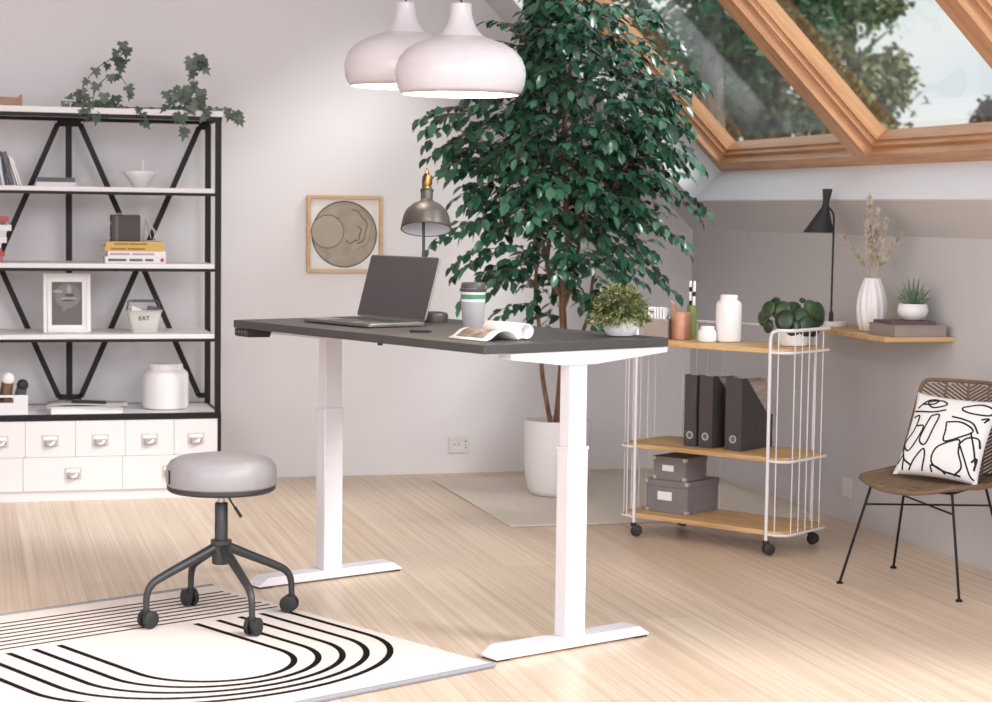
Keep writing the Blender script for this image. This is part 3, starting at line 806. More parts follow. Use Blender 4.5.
mb = MB(); mb.ball((.014, -.012, .012), .009, 12, 8); mb.tube([(.0, -.012, .006), (.012, -.014, .014)], .004, 6)
tag(mb.build('bead', M['black_soft'], wo), 'black bead at its foot')
# framed photograph, leaning back
z = SZ[2] + .0005
pf = thing('picture_frame', 'white frame with dark grey photograph on the lowest open shelf', 'picture frame', (.427, 8.665, z))
lean = rot('X', -5)
W_, H_ = .1, .262
def fr(x0, x1, z0, z1, wdt, y0, y1):
    m_ = MB()
    m_.box(x0, x0 + wdt, y0, y1, z0, z1); m_.box(x1 - wdt, x1, y0, y1, z0, z1); m_.box(x0 + wdt, x1 - wdt, y0, y1, z0, z0 + wdt); m_.box(x0 + wdt, x1 - wdt, y0, y1, z1 - wdt, z1)
    return m_
fr(-.103, .103, .0015, .265, .017, -.008, .008).xf(lean).build('frame', M['white'], pf, bevel=.002)
MB().box(-.087, .087, .001, .006, .018, .249).xf(lean).build('mount', M['paper'], pf, smooth=False)
ph = MB(); ph.box(-.066, .066, -.0005, .0009, .035, .227)
def blob(cx, cz, rx, rz, m_, y=-.0012):
    ph.add([(cx + rx * math.cos(2 * PI * i / 24), y, cz + rz * math.sin(2 * PI * i / 24)) for i in range(24)], [tuple(range(24))], m_)
blob(0.004, .165, .056, .055, 2, -.0009); blob(.01, .19, .010, .024, 1); blob(-.04, .185, .022, .007, 1, -.001); blob(.012, .168, .02, .007, 3, -.0016); blob(-.004, .152, .024, .006, 1, -.0016); blob(.024, .153, .018, .005, 1, -.0018); blob(.004, .145, .03, .004, 3, -.002); blob(.0, .128, .02, .005, 2, -.0014); blob(-.012, .105, .010, .008, 2, -.0014)
ph.xf(lean)
tag(ph.build('photograph', [M['photo'], M['photo_l'], M['photo_m'], M['photo_d']], pf, smooth=False), 'grey close-up photograph of a mouth and nose')
# frosted bucket
bk = thing('bucket', 'frosted square bucket printed EAT holding papers', 'bucket', (.768, 8.70, z + .001), R(-4))
mb = MB()
def sq(h, z_, k=.02): return [(a, b, z_) for a, b in rrect(-h, h, -h * .85, h * .85, k, 4)]
ra, rb = sq(.056, 0), sq(.078, .098); n_ = len(ra)
mb.add(ra + rb, [(i, (i + 1) % n_, n_ + (i + 1) % n_, n_ + i) for i in range(n_)] + [tuple(range(n_))[::-1]])
mb.build('body', M['frost'], bk, solid=.002, angle=50)
mb = MB(); mb.tube([(p[0] * 1.01, p[1] * 1.01, p[2]) for p in rb], .003, 6, closed=True); mb.build('rim', M['frost'], bk)
hd = MB(); hd.tube(smoothpath([(-.076, .0, .098), (-.07, .03, .122), (-.06, .05, .138), (.055, .05, .138), (.065, .03, .122), (.076, .0, .098)], 4), .0035, 6)
hd.bar((-.05, .05, .138), (.05, .05, .138), .008, .012)
tag(hd.build('handle', M['slate'], bk), 'grey carrying handle')
text('lettering', 'EAT', .028, M['ink'], bk, (.0, -.0625, .064), rot('X', 100.8))
for nm, lb, pts, mtx in (('paper_roll', 'crumpled white paper sticking out of the bucket', ((-.05, -.02, .03), (-.02, -.02, .125)), 'paper'),):
    t = thing('paper_sheet', lb, 'paper', (.768, 8.70, z + .0025), R(-4))
    m_ = MB(); m_.grid(4, 4, lambda u, v: (-.055 + .07 * u, -.015 + .012 * math.sin(u * 5), .004 + v * .115 - .03 * u * v)); m_.build('sheet', M[mtx], t, solid=.001)
t = thing('notebook', 'dark grey notebook tucked in the frosted bucket', 'notebook', (.768, 8.70, z + .0025), R(-4))
MB().box(.0, .05, .008, .016, 0, .118).xf(rot('Y', 8)).build('cover', M['slate'], t); MB().box(.002, .048, .0165, .022, .002, .116).xf(rot('Y', 8)).build('pages', M['paper'], t)
# wooden tray on the top board
tr = thing('wooden_tray', 'brown wooden tray on top of the shelving unit', 'tray', (.12, 8.70, 1.7335))
mb = MB(); mb.box(-.12, .115, -.08, .08, 0, .008); mb.box(-.12, .115, -.08, -.07, .008, .04); mb.box(-.12, .115, .07, .08, .008, .04)
mb.build('box', M['tray'], tr)
MB().box(.107, .1155, -.0805, .0805, .0, .052).build('end_board', M['tray'], tr, bevel=.002)
# counter: roll box, rolls, reading matter, canister
CZ = .3825
rb_ = thing('open_box', 'white open box holding rolls on the drawer counter', 'box', (.12, 8.66, CZ))
mb = fr(-.16, .134, 0, .09, .004, -.06, -.056); mb = MB()
mb.box(-.16, .134, -.06, .06, 0, .004); mb.box(-.16, -.156, -.06, .06, .004, .086); mb.box(.130, .134, -.06, .06, .004, .086); mb.box(-.156, .130, .056, .06, .004, .086)
# front with a hand slot
mb.box(-.156, .130, -.06, -.056, .004, .052); mb.box(-.156, -.02, -.06, -.056, .052, .086); mb.box(.072, .130, -.06, -.056, .052, .086); mb.box(-.02, .072, -.06, -.056, .076, .086)
mb.build('body', M['white'], rb_, smooth=False)
for nm, lb, p0, p1, r_, cap, body in (('poster_roll', 'brown roll with white end cap in the white box', (.155, 8.68, CZ + .035), (.170, 8.64, CZ + .155), .026, 'paper', 'bark'),
                                      ('poster_roll', 'grey roll with black end in the white box', (.210, 8.68, CZ + .032), (.232, 8.635, CZ + .128), .023, 'black_soft', 'slate'),
                                      ('poster_roll', 'brown roll with cream end at the left picture edge', (.10, 8.68, CZ + .032), (.113, 8.635, CZ + .128), .025, 'pampas', 'bark')):
    a, b = Vector(p0), Vector(p1)
    t = thing(nm, lb, 'roll', p0, 0, 'rolls in the white box')
    MB().tube([Vector((0, 0, 0)), b - a], r_, 20).build('tube', M[body], t)
    dv = (b - a).normalized()
    # round end facing the room
    MB().ball(b - a, r_ * 1.12, 16, 10).build('end_cap', M[cap], t)
t = thing('paperback_book', 'thick white book under the grey magazine on the counter', 'book', (.503, 8.665, CZ), R(2))
MB().box(-.155, .16, -.085, .10, 0, .003).build('cover', M['white'], t); MB().box(-.153, .158, -.083, .098, .0032, .026).build('pages', M['paper'], t); MB().box(-.155, .16, -.085, .10, .0262, .029).build('cover', M['white'], t)
t = thing('glossy_magazine', 'grey magazine lying on the white book on the counter', 'magazine', (.508, 8.672, CZ + .0295), R(-3))
m_ = MB(); m_.grid(16, 1, lambda u, v: (-.172 + .355 * u, -.10 + .2 * v, .006 + .012 * (1 - u) * math.sin(u * PI) + .004 * max(0, u - .7))); m_.build('cover', M['box_pale'], t, solid=.003)
MB().box(-.17, .15, -.098, .098, .0, .0042).build('pages', M['pale_blue'], t)
m_ = MB(); m_.grid(8, 1, lambda u, v: (-.06 + .15 * u, -.06 + .12 * v, .0118 + .012 * (1 - (.315 + .42 * u)) * math.sin((.315 + .42 * u) * PI))); tag(m_.build('cover_print', M['black_soft'], t, solid=.0006), 'dark printed patch')
cn = thing('lidded_jar', 'large white jar on the drawer counter', 'jar', (.872, 8.78, CZ))
MB().lathe([(.09, 0), (.101, .006), (.105, .02), (.105, .15), (.102, .165), (.09, .176), (.083, .18)], 48).build('body', M['ceramic'], cn)
MB().lathe([(.078, .179), (.078, .182), (.079, .202), (.076, .207), (.0, .209)], 48).build('lid', M['ceramic'], cn)

# --- ivy garland on the top board
rd = random.Random(3)
iv = thing('ivy_garland', 'trailing ivy garland draped over the top shelf', 'plant', (.75, 8.68, 1.7335))
st = MB(); lf = MB()
IO = Vector((.75, 8.68, 1.7335))
def ivyleaf(p, s_, d=None):
    """five-lobed leaf, bent along the midrib"""
    n = Vector((rd.uniform(-.5, .5), -1 + rd.uniform(-.2, .5), rd.uniform(-.1, .9))).normalized()
    d = Vector(d) if d else Vector((rd.uniform(-.8, .8), rd.uniform(-.2, .1), -1))
    d = (d - n * d.dot(n)).normalized(); sd = d.cross(n).normalized()
    pts2 = [(0, 0), (.32, -.12), (.5, .22), (.26, .3), (.44, .62), (.16, .6), (0, 1.05), (-.16, .6), (-.44, .62), (-.26, .3), (-.5, .22), (-.32, -.12)]
    vs = [p + (sd * a + d * b + n * (.18 * abs(a) - .1 * b * b)) * s_ for a, b in pts2] + [p + d * .4 * s_]
    lf.add(vs, [(12, i, (i + 1) % 12) for i in range(12)])
def vine(pts, nleaf, s_, spread=.008):
    P = smoothpath([Vector(p) - IO for p in pts], 6)
    st.tube(P, .0022, 5)
    for i in range(nleaf):
        q = P[min(len(P) - 1, int((i + .5) / nleaf * len(P)))]
        ivyleaf(q + Vector((rd.uniform(-1, 1) * spread, -.005 - rd.random() * .02, rd.uniform(-1, 1) * spread)), s_ * rd.uniform(.8, 1.2))
ZT = 1.74
vine([(.46, 8.66, ZT), (.50, 8.66, 1.83), (.55, 8.68, 1.905), (.62, 8.70, 1.955), (.655, 8.70, 1.965)], 7, .05)
vine([(.655, 8.70, 1.965), (.69, 8.70, 2.0)], 6, .055, .035)
vine([(.53, 8.66, ZT), (.56, 8.66, 1.83), (.62, 8.68, 1.885), (.66, 8.68, 1.88), (.70, 8.68, 1.83), (.715, 8.67, 1.80)], 6, .048)
vine([(.40, 8.62, 1.76), (.47, 8.60, 1.755), (.52, 8.57, 1.74), (.56, 8.53, 1.71)], 9, .055, .03)
for i in range(16): ivyleaf(Vector((rd.uniform(.45, .64), rd.uniform(8.53, 8.6), rd.uniform(1.72, 1.81))) - IO, rd.uniform(.05, .065))
vine([(.56, 8.60, ZT + .003), (.70, 8.62, ZT + .002), (.85, 8.62, ZT + .002), (1.0, 8.63, ZT + .004), (1.09, 8.60, ZT + .006), (1.15, 8.54, 1.735), (1.16, 8.52, 1.70)], 10, .045, .006)
for i in range(4): ivyleaf(Vector((1.15 + rd.uniform(-.02, .025), 8.52, 1.73 + rd.uniform(-.03, .03))) - IO, .05)
vine([(.93, 8.62, ZT), (.97, 8.62, 1.83), (.985, 8.66, 1.88), (1.005, 8.68, 1.94), (1.01, 8.68, 1.985)], 6, .048)
for i in range(9): ivyleaf(Vector((1.01 + rd.uniform(-.045, .04), 8.66, 1.965 + rd.uniform(-.03, .045))) - IO, .055)
for i in range(22): ivyleaf(Vector((rd.uniform(.85, 1.03), rd.uniform(8.53, 8.6), rd.uniform(1.73, 1.84))) - IO, rd.uniform(.05, .062))
vine([(.90, 8.58, ZT), (.91, 8.535, 1.72), (.92, 8.525, 1.68), (.935, 8.525, 1.64)], 7, .05, .02)
vine([(.72, 8.60, ZT), (.735, 8.535, 1.73), (.74, 8.53, 1.69), (.742, 8.53, 1.66)], 3, .045, .008)
vine([(1.0, 8.60, ZT), (1.02, 8.535, 1.73), (1.03, 8.53, 1.70)], 3, .045, .008)
lf.build('foliage', M['ivy'], iv, smooth=False); st.build('stem', M['stem_brown'], iv)

# ------------------------------------------------------------------ wall things
wf = thing('wall_picture', 'square light wood frame with round tan artwork on wall', 'picture', (1.766, YB - .001, 1.184))
fr(-.186, .186, -.186, .186, .016, -.032, 0).build('frame', M['pale_wood'], wf, bevel=.0015)
MB().box(-.172, .172, -.008, -.001, -.172, .172).build('mount', M['paper'], wf, smooth=False)
ar = MB()
def disc(cx, cz, r, m_, y): ar.add([(cx + r * math.cos(2 * PI * i / 64), y, cz + r * math.sin(2 * PI * i / 64)) for i in range(64)], [tuple(range(64))], m_)
def ring(cx, cz, r, wd, m_, y, a0=0, a1=360, wob=0):
    n = 64; vs = []
    for i in range(n + 1):
        a = R(a0 + (a1 - a0) * i / n); rr = r * (1 + wob * math.sin(a * 7))
        for q in (-wd / 2, wd / 2): vs.append((cx + (rr + q) * math.cos(a), y, cz + (rr + q) * math.sin(a)))
    ar.add(vs, [(2 * i, 2 * i + 2, 2 * i + 3, 2 * i + 1) for i in range(n)], m_)
disc(0, 0, .160, 0, -.009); disc(-.083, .012, .08, 1, -.0098)
ring(0, 0, .159, .005, 2, -.0095); ring(-.083, .012, .08, .003, 2, -.0102)
ring(.02, .03, .09, .006, 3, -.0096, -60, 80, .05); ring(.03, .01, .05, .006, 3, -.0097, -120, 40, .08); ring(0, -.03, .11, .003, 3, -.0096, 100, 200, .05); ring(.02, .03, .115, .0025, 3, -.0096, -70, 60, .03)
tag(ar.build('artwork', [M['tan'], M['tan_l'], M['ink'], M['tan_d']], wf, smooth=False), 'round tan print with a smaller inner circle')
def socket(label, loc, rz, w_=.104):
    t = thing('wall_socket', label, 'socket', loc, rz)
    MB().box(-w_ / 2, w_ / 2, -.011, -.0005, -.043, .043).build('plate', M['plastic'], t, bevel=.003)
    k = MB(); k.lathe([(.026, 0), (.026, .0012), (.021, .0012), (.019, -.006 + .0065), (0, .0005)], 28, mat=rot('X', 90)); k.v = [p + Vector((-.012 if w_ > .09 else 0, -.0112, 0)) for p in k.v]
    k.build('outlet', M['plastic'], t)
    h = MB()
    for dx in (-.0095, .0095): h.tube([(dx + (-.012 if w_ > .09 else 0), -.0128, 0), (dx + (-.012 if w_ > .09 else 0), -.0118, 0)], .003, 10)
    if w_ > .09:
        for dz in (-.016, 0, .016): h.tube([(.034, -.0122, dz), (.034, -.0112, dz)], .004 if dz else .0025, 10)
    tag(h.build('pin_holes', M['black_soft'], t), 'dark pin holes')
socket('white double socket low on the back wall left of tree', (2.354, YB - .0005, .144), 0)
socket('pale socket low on the right wall between trolley and chair', (wallx(7.39) - .001, 7.39, .145), R(90), .085)

# ------------------------------------------------------------------ potted ficus tree
rd = random.Random(21)
TB = Vector((2.655 - .268 * .15, 8.46 - .963 * .15, .0062))
tree = thing('potted_tree', 'tall leafy ficus tree in white pot in the room corner', 'tree', TB)
mb = MB(); mb.lathe([(.10, 0), (.118, .004), (.135, .03), (.147, .09), (.152, .16), (.153, .345), (.150, .348), (.146, .346), (.146, .315), (0, .315)], 56)
mb.build('pot', M['pot'], tree, angle=50)
tag(MB().lathe([(.1458, .316), (.07, .321), (0, .322)], 30).build('soil', M['soil'], tree), 'dark soil')
RT = Vector((.963, -.268, 0)); DP = Vector((.268, .963, 0))      # across the view and away into the corner
def tp(a, z, dep=0.0): return RT * a + DP * dep + Vector((0, 0, z))
def lean(z): return -.22 * max(0, (z - .7)) / 1.5
trunk = MB()
def limb(pts, r0, r1):
    P = smoothpath([tp(a, z, dpt + lean(z)) for a, z, dpt in pts], 6)
    trunk.tube(P, [r0 + (r1 - r0) * i / (len(P) - 1) for i in range(len(P))], 8)
limb([(.0, .31, 0), (.012, .5, 0), (.02, .72, 0), (.01, .95, 0), (.03, 1.2, 0), (.0, 1.6, .02), (.03, 2.0, .0)], .024, .008)
limb([(.015, .9, 0), (-.06, 1.05, -.02), (-.05, 1.3, .02), (-.12, 1.7, 0), (-.1, 2.1, 0)], .014, .005)
limb([(.012, .85, 0), (.06, 1.0, .03), (.10, 1.25, .02), (.2, 1.6, 0), (.3, 1.85, 0)], .013, .005)
limb([(-.03, .31, -.03), (-.075, .55, -.06), (-.09, .75, -.06), (-.115, .95, -.06), (-.10, 1.2, -.05), (-.12, 1.5, -.1), (-.2, 1.8, -.1)], .012, .005)
limb([(.04, .31, -.02), (.06, .58, -.05), (.10, .74, -.06), (.135, .85, -.06), (.14, .95, -.06), (.16, 1.1, -.06), (.22, 1.4, -.08), (.34, 1.6, -.1)], .012, .005)
limb([(.0, 1.3, 0), (-.2, 1.45, -.05), (-.38, 1.6, -.08), (-.5, 1.68, -.1)], .008, .003)
limb([(.02, 1.25, 0), (.25, 1.42, .0), (.42, 1.6, .02), (.5, 1.72, 0)], .008, .003)
limb([(-.08, 1.1, -.05), (-.25, 1.12, -.08), (-.38, 1.08, -.1)], .006, .003)
limb([(.1, 1.1, -.05), (.28, 1.15, -.05), (.40, 1.1, -.05)], .006, .003)
trunk.build('trunk', M['bark'], tree)
ENV = [(0.74, 0.018, 0.106), (0.8, 0.073, 0.158), (0.88, 0.164, 0.22), (0.95, 0.237, 0.264), (1.05, 0.309, 0.326), (1.13, 0.346, 0.361), (1.25, 0.4, 0.378), (1.36, 0.428, 0.405), (1.5, 0.473, 0.466), (1.62, 0.51, 0.51), (1.74, 0.528, 0.502), (1.86, 0.4, 0.502), (1.98, 0.19, 0.532), (2.05, 0.1, 0.522), (2.15, 0.05, 0.513), (2.28, 0.02, 0.503), (2.45, 0.02, 0.427)]
def env(z):
    for (z0, l0, r0), (z1, l1, r1) in zip(ENV, ENV[1:]):
        if z0 <= z <= z1:
            t = (z - z0) / (z1 - z0); return l0 + (l1 - l0) * t, r0 + (r1 - r0) * t
    return .05, .05
fol = MB(); twg = MB()
def inside(p):
    q = TB + p
    return q.x + q.z < wallx(q.y) + KNEE + (.16 if q.y < 8.8 else -.04) and q.y < YB - .03 and q.x < wallx(q.y) - .05 and q.z < ZC - .05
def leafspray(root, d, n, L):
    """a drooping twig with alternate leaves"""
    d = d.normalized(); p = root.copy(); pts = [p.copy()]; dirs = []
    step = L / n
    for i in range(n):
        d = (d + Vector((0, 0, -.10)) + Vector((rd.uniform(-.12, .12), rd.uniform(-.12, .12), rd.uniform(-.08, .08)))).normalized()
        p = p + d * step; pts.append(p.copy()); dirs.append(d.copy())
    if not all(inside(q) for q in pts): return
    twg.tube(pts, [.0022 - .0014 * i / n for i in range(n + 1)], 4)
    for i in range(n):
        s_ = 1 if i % 2 else -1
        dd = dirs[i]; sd = dd.cross(Vector((0, 0, 1)))
        if sd.length < .1: sd = RT.copy()
        sd.normalize()
        q = pts[i + 1]
        ld_ = dd * .55 + sd * s_ * .9 + Vector((rd.uniform(-.3, .3), rd.uniform(-.3, .3), rd.uniform(-.75, .05)))
        if i == n - 1: ld_ = dd + Vector((0, 0, -.3))
        L_ = rd.uniform(.050, .076)
        tip = q + ld_.normalized() * L_
        if inside(tip): fol.leaf(q, ld_, Vector((rd.uniform(-.5, .5), rd.uniform(-.7, .3), 1)), L_, L_ * .62, .18, .16)
cnt = 0
while cnt < 900:
    z = rd.choice((rd.uniform(.78, 2.42), rd.uniform(1.0, 2.3), rd.uniform(1.25, 2.3)))
    lw_, rw_ = env(z)
    a = rd.uniform(-1, 1); dep = rd.uniform(-1, 1)
    if a * a + dep * dep > 1: continue
    # leave the lower middle open so the trunks show
    if z < 1.0 and abs(a) < .5 and dep < .2 and rd.random() < .75: continue
    if z < 1.25 and rd.random() < .35: continue
    q = (lw_ if a < 0 else rw_) * a * .88
    p = tp(q, z, dep * .40 + lean(z))
    d = tp(a * .9 + rd.uniform(-.5, .5), rd.uniform(-.35, .55), dep * .7 - .15 + rd.uniform(-.4, .4))
    leafspray(p, d, rd.randint(5, 8), rd.uniform(.11, .19)); cnt += 1
# a few long sprays that stick out of the outline
for a, z, da, dz in ((-.40, 1.72, -1, .25), (-.42, 1.70, -1, .0), (-.36, 1.62, -1, .1), (-.34, 1.5, -1, .15), (-.36, 1.22, -1, .0), (-.30, 1.10, -1, .05), (-.26, 1.0, -.9, -.1), (-.2, 1.98, -.8, .4), (-.16, 2.02, -.6, .5),
                     (.40, 1.62, 1, .0), (.38, 1.75, 1, .05), (.42, 1.4, 1, -.1), (.36, 1.25, 1, -.15), (.30, 1.1, 1, -.3), (.24, .97, .7, -.3), (.38, 1.95, 1, .1), (.36, 2.1, 1, .15), (-.1, .95, -.3, -.8), (.1, .92, .5, -.8)):
    for k in range(2): leafspray(tp(a, z + k * .03, -.1 + lean(z) + rd.uniform(-.1, .1)), tp(da, dz, rd.uniform(-.3, .2)), 9, rd.uniform(.20, .27))
fol.build('foliage', M['ficus'], tree, angle=80); tag(twg.build('twigs', M['bark'], tree), kind='stuff')

# ------------------------------------------------------------------ trolley
CY = R(-54.76)
CC = (2.894, 7.008, 0.0062)
CM = Matrix.Translation(CC) @ Matrix.Rotation(CY, 4, 'Z')
def ct(u, v, z): return tuple(CM @ Vector((u, v, z)))
trol = thing('trolley', 'white wire trolley with three oak shelves on black castors', 'trolley', CC, CY)
a_, b_, e_ = .308, .168, .082
LV = [.076, .358, .773]; ZT_ = .862
for z in LV:
    MB().prism(rrect(-a_ - e_ + .008, a_ + e_ - .008, -b_ + .004, b_ - .004, .055, 6), z, z + .018).build('shelf', M['shelf_wood'], trol, bevel=.001)
def loop(s_, z, r=.0055):
    pts = [(s_ * a_, -b_, z)]
    pts += [(s_ * (a_ + e_ - .05 + .05 * math.sin(t)), -b_ + .05 - .05 * math.cos(t), z) for t in [R(10 * i) for i in range(10)]]
    pts += [(s_ * (a_ + e_ - .05 + .05 * math.cos(t)), b_ - .05 + .05 * math.sin(t), z) for t in [R(10 * i) for i in range(10)]]
    pts += [(s_ * a_, b_, z)]
    return pts
for s_ in (-1, 1):
    fm = MB()
    for z in LV: fm.tube(loop(s_, z + .004), .0055, 8)
    # top hoop bends down into both posts
    L_ = loop(s_, ZT_)
    hoop = [(s_ * a_, -b_, .05)] + [(s_ * a_, -b_, z_) for z_ in (.3, .6, .8, ZT_ - .03)] + [(s_ * (a_ + .008), -b_, ZT_ - .009)] + L_[1:-1] + [(s_ * (a_ + .008), b_, ZT_ - .009)] + [(s_ * a_, b_, z_) for z_ in (ZT_ - .03, .8, .6, .3)] + [(s_ * a_, b_, .05)]
    hoop = [(s_ * (a_ + .022), y_, z_) if abs(z_ - (ZT_ - .009)) < 1e-6 and False else (x_, y_, z_) for x_, y_, z_ in hoop]
    nh = len(hoop); fm.tube(hoop, [.0068 if i < nh - 6 else .0036 for i in range(nh)], 10)
    fm.build('side_frame', M['white_metal'], trol, angle=60)
    # wires of the side panel
    lp_ = [Vector(p) for p in loop(s_, 0)]
    cum = [0]
    for p, q in zip(lp_, lp_[1:]): cum.append(cum[-1] + (q - p).length)
    T = cum[-1]
    for s in (.036, .105, .158, .211, .264, .317):
        i = max(j for j in range(len(cum)) if cum[j] <= s); i = min(i, len(lp_) - 2)
        p = lp_[i].lerp(lp_[i + 1], (s - cum[i]) / (cum[i + 1] - cum[i]))
        MB().tube([(p.x, p.y, LV[0] + .004), (p.x, p.y, ZT_)], .0022, 6).build('wire', M['white_metal'], trol)
mb = MB(); mb.tube([(-a_, b_, ZT_ - .004), (a_, b_, ZT_ - .004)], .0055, 8)
for z in LV: mb.tube([(-a_, b_ + .001, z + .002), (a_, b_ + .001, z + .002)], .0035, 8)
mb.build('back_rail', M['white_metal'], trol)
for u in (-.245, -.19, -.12):
    MB().tube([(u, b_ + .004, LV[0]), (u, b_ + .004, ZT_ - .004)], .0022, 6).build('wire', M['white_metal'], trol)
for k, (u, v) in enumerate(((-a_, -b_), (a_, -b_), (a_, b_), (-a_, b_))):
    c = MB(); an = (.5, .9, .3, 1.2)[k]; wd = Vector((math.cos(an), math.sin(an), 0)); ax = Vector((-wd.y, wd.x, 0)); p = Vector((u, v, .0232)) + wd * .012
    for q in (-1, 1): c.tube([p + ax * q * .004, p + ax * q * .013, p + ax * q * .015], [.0225, .0225, .019], 20)
    c.tube([p - ax * .006, p + ax * .006], .010, 12)
    c.lathe([(.012, .04), (.013, .052), (.009, .056)], 14, c=(u, v, 0)); c.bar((u, v, .05), (p.x, p.y, .035), .012, .014)
    tag(c.build('castor', M['black_soft'], trol), 'black castor')

ZM = LV[1] + .0187
fg = 'dark magazine files on the middle shelf'
def magfile(u, w_, label):
    t = thing('magazine_file', label, 'magazine file', ct(u, -.092, ZM), CY, fg)
    dpt = .235; h = .285
    m_ = MB()
    m_.box(0, w_, 0, .003, 0, h)                                # tall front with the finger hole
    m_.box(0.003, w_ - .003, dpt - .003, dpt, 0, .13); m_.box(.003, w_ - .003, .003, dpt - .003, 0, .003)
    pr = [(.003, 0), (dpt, 0), (dpt, .13), (.20, .13), (.035, h), (.003, h)]
    for x0 in (0, w_ - .003): m_.prism(pr, x0, x0 + .003, lambda p, q, hh: (hh, p, q))
    bd = m_.build('body', M['file'], t, smooth=False)
    r_ = MB(); r_.lathe([(.0155, 0), (.0155, .0016), (.0105, .0016), (.0105, 0)], 24, mat=rot('X', 90)); r_.v = [p + Vector((w_ / 2, -.0002, .045)) for p in r_.v]
    rg = tag(r_.build('finger_ring', M['chrome'], t), 'metal ring round the finger hole')
    h_ = MB(); h_.lathe([(.0105, 0), (.0105, .0008), (0, .0008)], 20, mat=rot('X', 90)); h_.v = [p + Vector((w_ / 2, -.0001, .045)) for p in h_.v]
    tag(h_.build('finger_hole', M['slate'], rg), 'grey hole')
    return t
magfile(-.126, .056, 'dark grey magazine file, leftmost of the three')
magfile(-.056, .062, 'dark grey magazine file in the middle of the three')
magfile(.066, .074, 'dark grey magazine file, rightmost and widest of the three')
def pages_in(u, w_, n, label):
    for i in range(n):
        t = thing('folder', label % ('left', 'middle', 'right')[i] if n == 3 else label, 'folder', ct(u + w_ * i, -.085, ZM + .0035), CY, 'folders standing in the magazine files')
        MB().prism([(0, 0), (.218, 0), (.218, .262 - .004 * i), (.012, .268 - .004 * i)], 0, w_ * .7, lambda p, q, hh: (hh, p, q)).build('sheets', M['file_page'], t, smooth=False)
        MB().prism([(.002, .002), (.2205, .002), (.2205, .27 - .004 * i), (.008, .275 - .004 * i)], w_ * .72, w_ * .82, lambda p, q, hh: (hh, p, q)).build('cover', M['file_page'], t, smooth=False)
pages_in(-.05, .017, 3, 'taupe folder standing on the %s in the middle file')
pages_in(.072, .021, 3, 'taupe folder standing on the %s in the rightmost file')

def lidbox(u0, u1, v0, v1, z0, h, label):
    t = thing('storage_box', label, 'box', ct((u0 + u1) / 2, (v0 + v1) / 2, z0), CY, 'grey storage boxes on the bottom shelf')
    X, Y = (u1 - u0) / 2, (v1 - v0) / 2; lh = h * .2
    MB().box(-X + .003, X - .003, -Y + .003, Y - .003, 0, h - .004).build('body', M['box_grey'], t, bevel=.0015)
    l_ = MB().box(-X, X, -Y, Y, h - lh, h).build('lid', M['box_grey'], t, bevel=.002)
    lb_ = MB(); w_ = X * .30; zc = h * .52
    lb_.box(-w_ - .003 - X * .08, w_ + .003 - X * .08, -Y + .0005, -Y + .0028, zc - h * .13, zc + h * .13); lb_.box(-w_ - X * .08, w_ - X * .08, -Y - .0003, -Y + .0006, zc - h * .105, zc + h * .105)
    tag(lb_.build('label_holder', M['paper'], t), 'blank white label holder')
    cb = MB()
    for sx in (-1, 1):
        for z_, d_ in ((.008, 1), (h - .008, 0)):
            o_ = .003 * d_
            cb.box(sx * (X - o_) - .0085, sx * (X - o_) + .0085, -Y + o_ - .0012, -Y + o_ + .012, z_ - .008, z_ + .008) if False else None
            xx = sx * (X - o_)
            cb.box(min(xx + sx * .001, xx - sx * .014), max(xx + sx * .001, xx - sx * .014), -Y + o_ - .001, -Y + o_ + .0003, z_ - .007, z_ + .007)
            cb.box(min(xx + sx * .001, xx - sx * .0003), max(xx + sx * .001, xx - sx * .0003), -Y + o_ - .001, -Y + o_ + .014, z_ - .007, z_ + .007)
    tag(cb.build('corner_guard', M['chrome'], t), 'metal corner guards')
ZB = LV[0] + .0187
lidbox(-.315, -.108, -.082, .150, ZB, .132, 'larger dark grey lidded box at the bottom of the two')
lidbox(-.285, -.125, -.075, .085, ZB + .1325, .094, 'smaller dark grey lidded box on top of the larger one')

# on the trolley top
ZTp = LV[2] + .0187
t = thing('card_box', 'taupe box with white cards behind the bushy plant', 'box', ct(-.298, -.032, ZTp), CY + R(20))
mb = MB(); mb.box(-.045, .045, -.04, .04, 0, .003); mb.box(-.045, -.042, -.04, .04, .003, .082); mb.box(.042, .045, -.04, .04, .003, .082); mb.box(-.042, .042, -.04, -.037, .003, .082); mb.box(-.042, .042, .037, .04, .003, .082)
bx = mb.build('body', M['boxtaupe'], t, smooth=False)
rv = MB()
for z_ in (.01, .078): rv.ball((.041, -.041, z_), .003, 10, 6)
tag(rv.build('rivet', M['chrome'], bx), 'tiny bright corner rivets')
for i in range(6):
    c = thing('card', 'white card standing in the taupe box', 'card', ct(-.298, -.032, ZTp + .0035), CY + R(20), 'white cards in the taupe box')
    MB().box(-.036 + .012 * i, -.028 + .012 * i, -.033, .033, 0, .124 - .001 * (i % 3)).build('sheet', M['paper'], c)
    MB().box(-.0275 + .012 * i, -.0268 + .012 * i, -.032, .032, 0, .122).build('divider', M['pale_blue'], c)
t = thing('pencil_cup', 'copper tumbler holding wooden pencils', 'cup', ct(-.222, .016, ZTp))
MB().lathe([(.040, 0), (.0425, .002), (.0435, .05), (.0438, .110), (.0425, .111), (.041, .109), (.040, .006), (0, .006)], 36).build('tumbler', M['copper'], t)
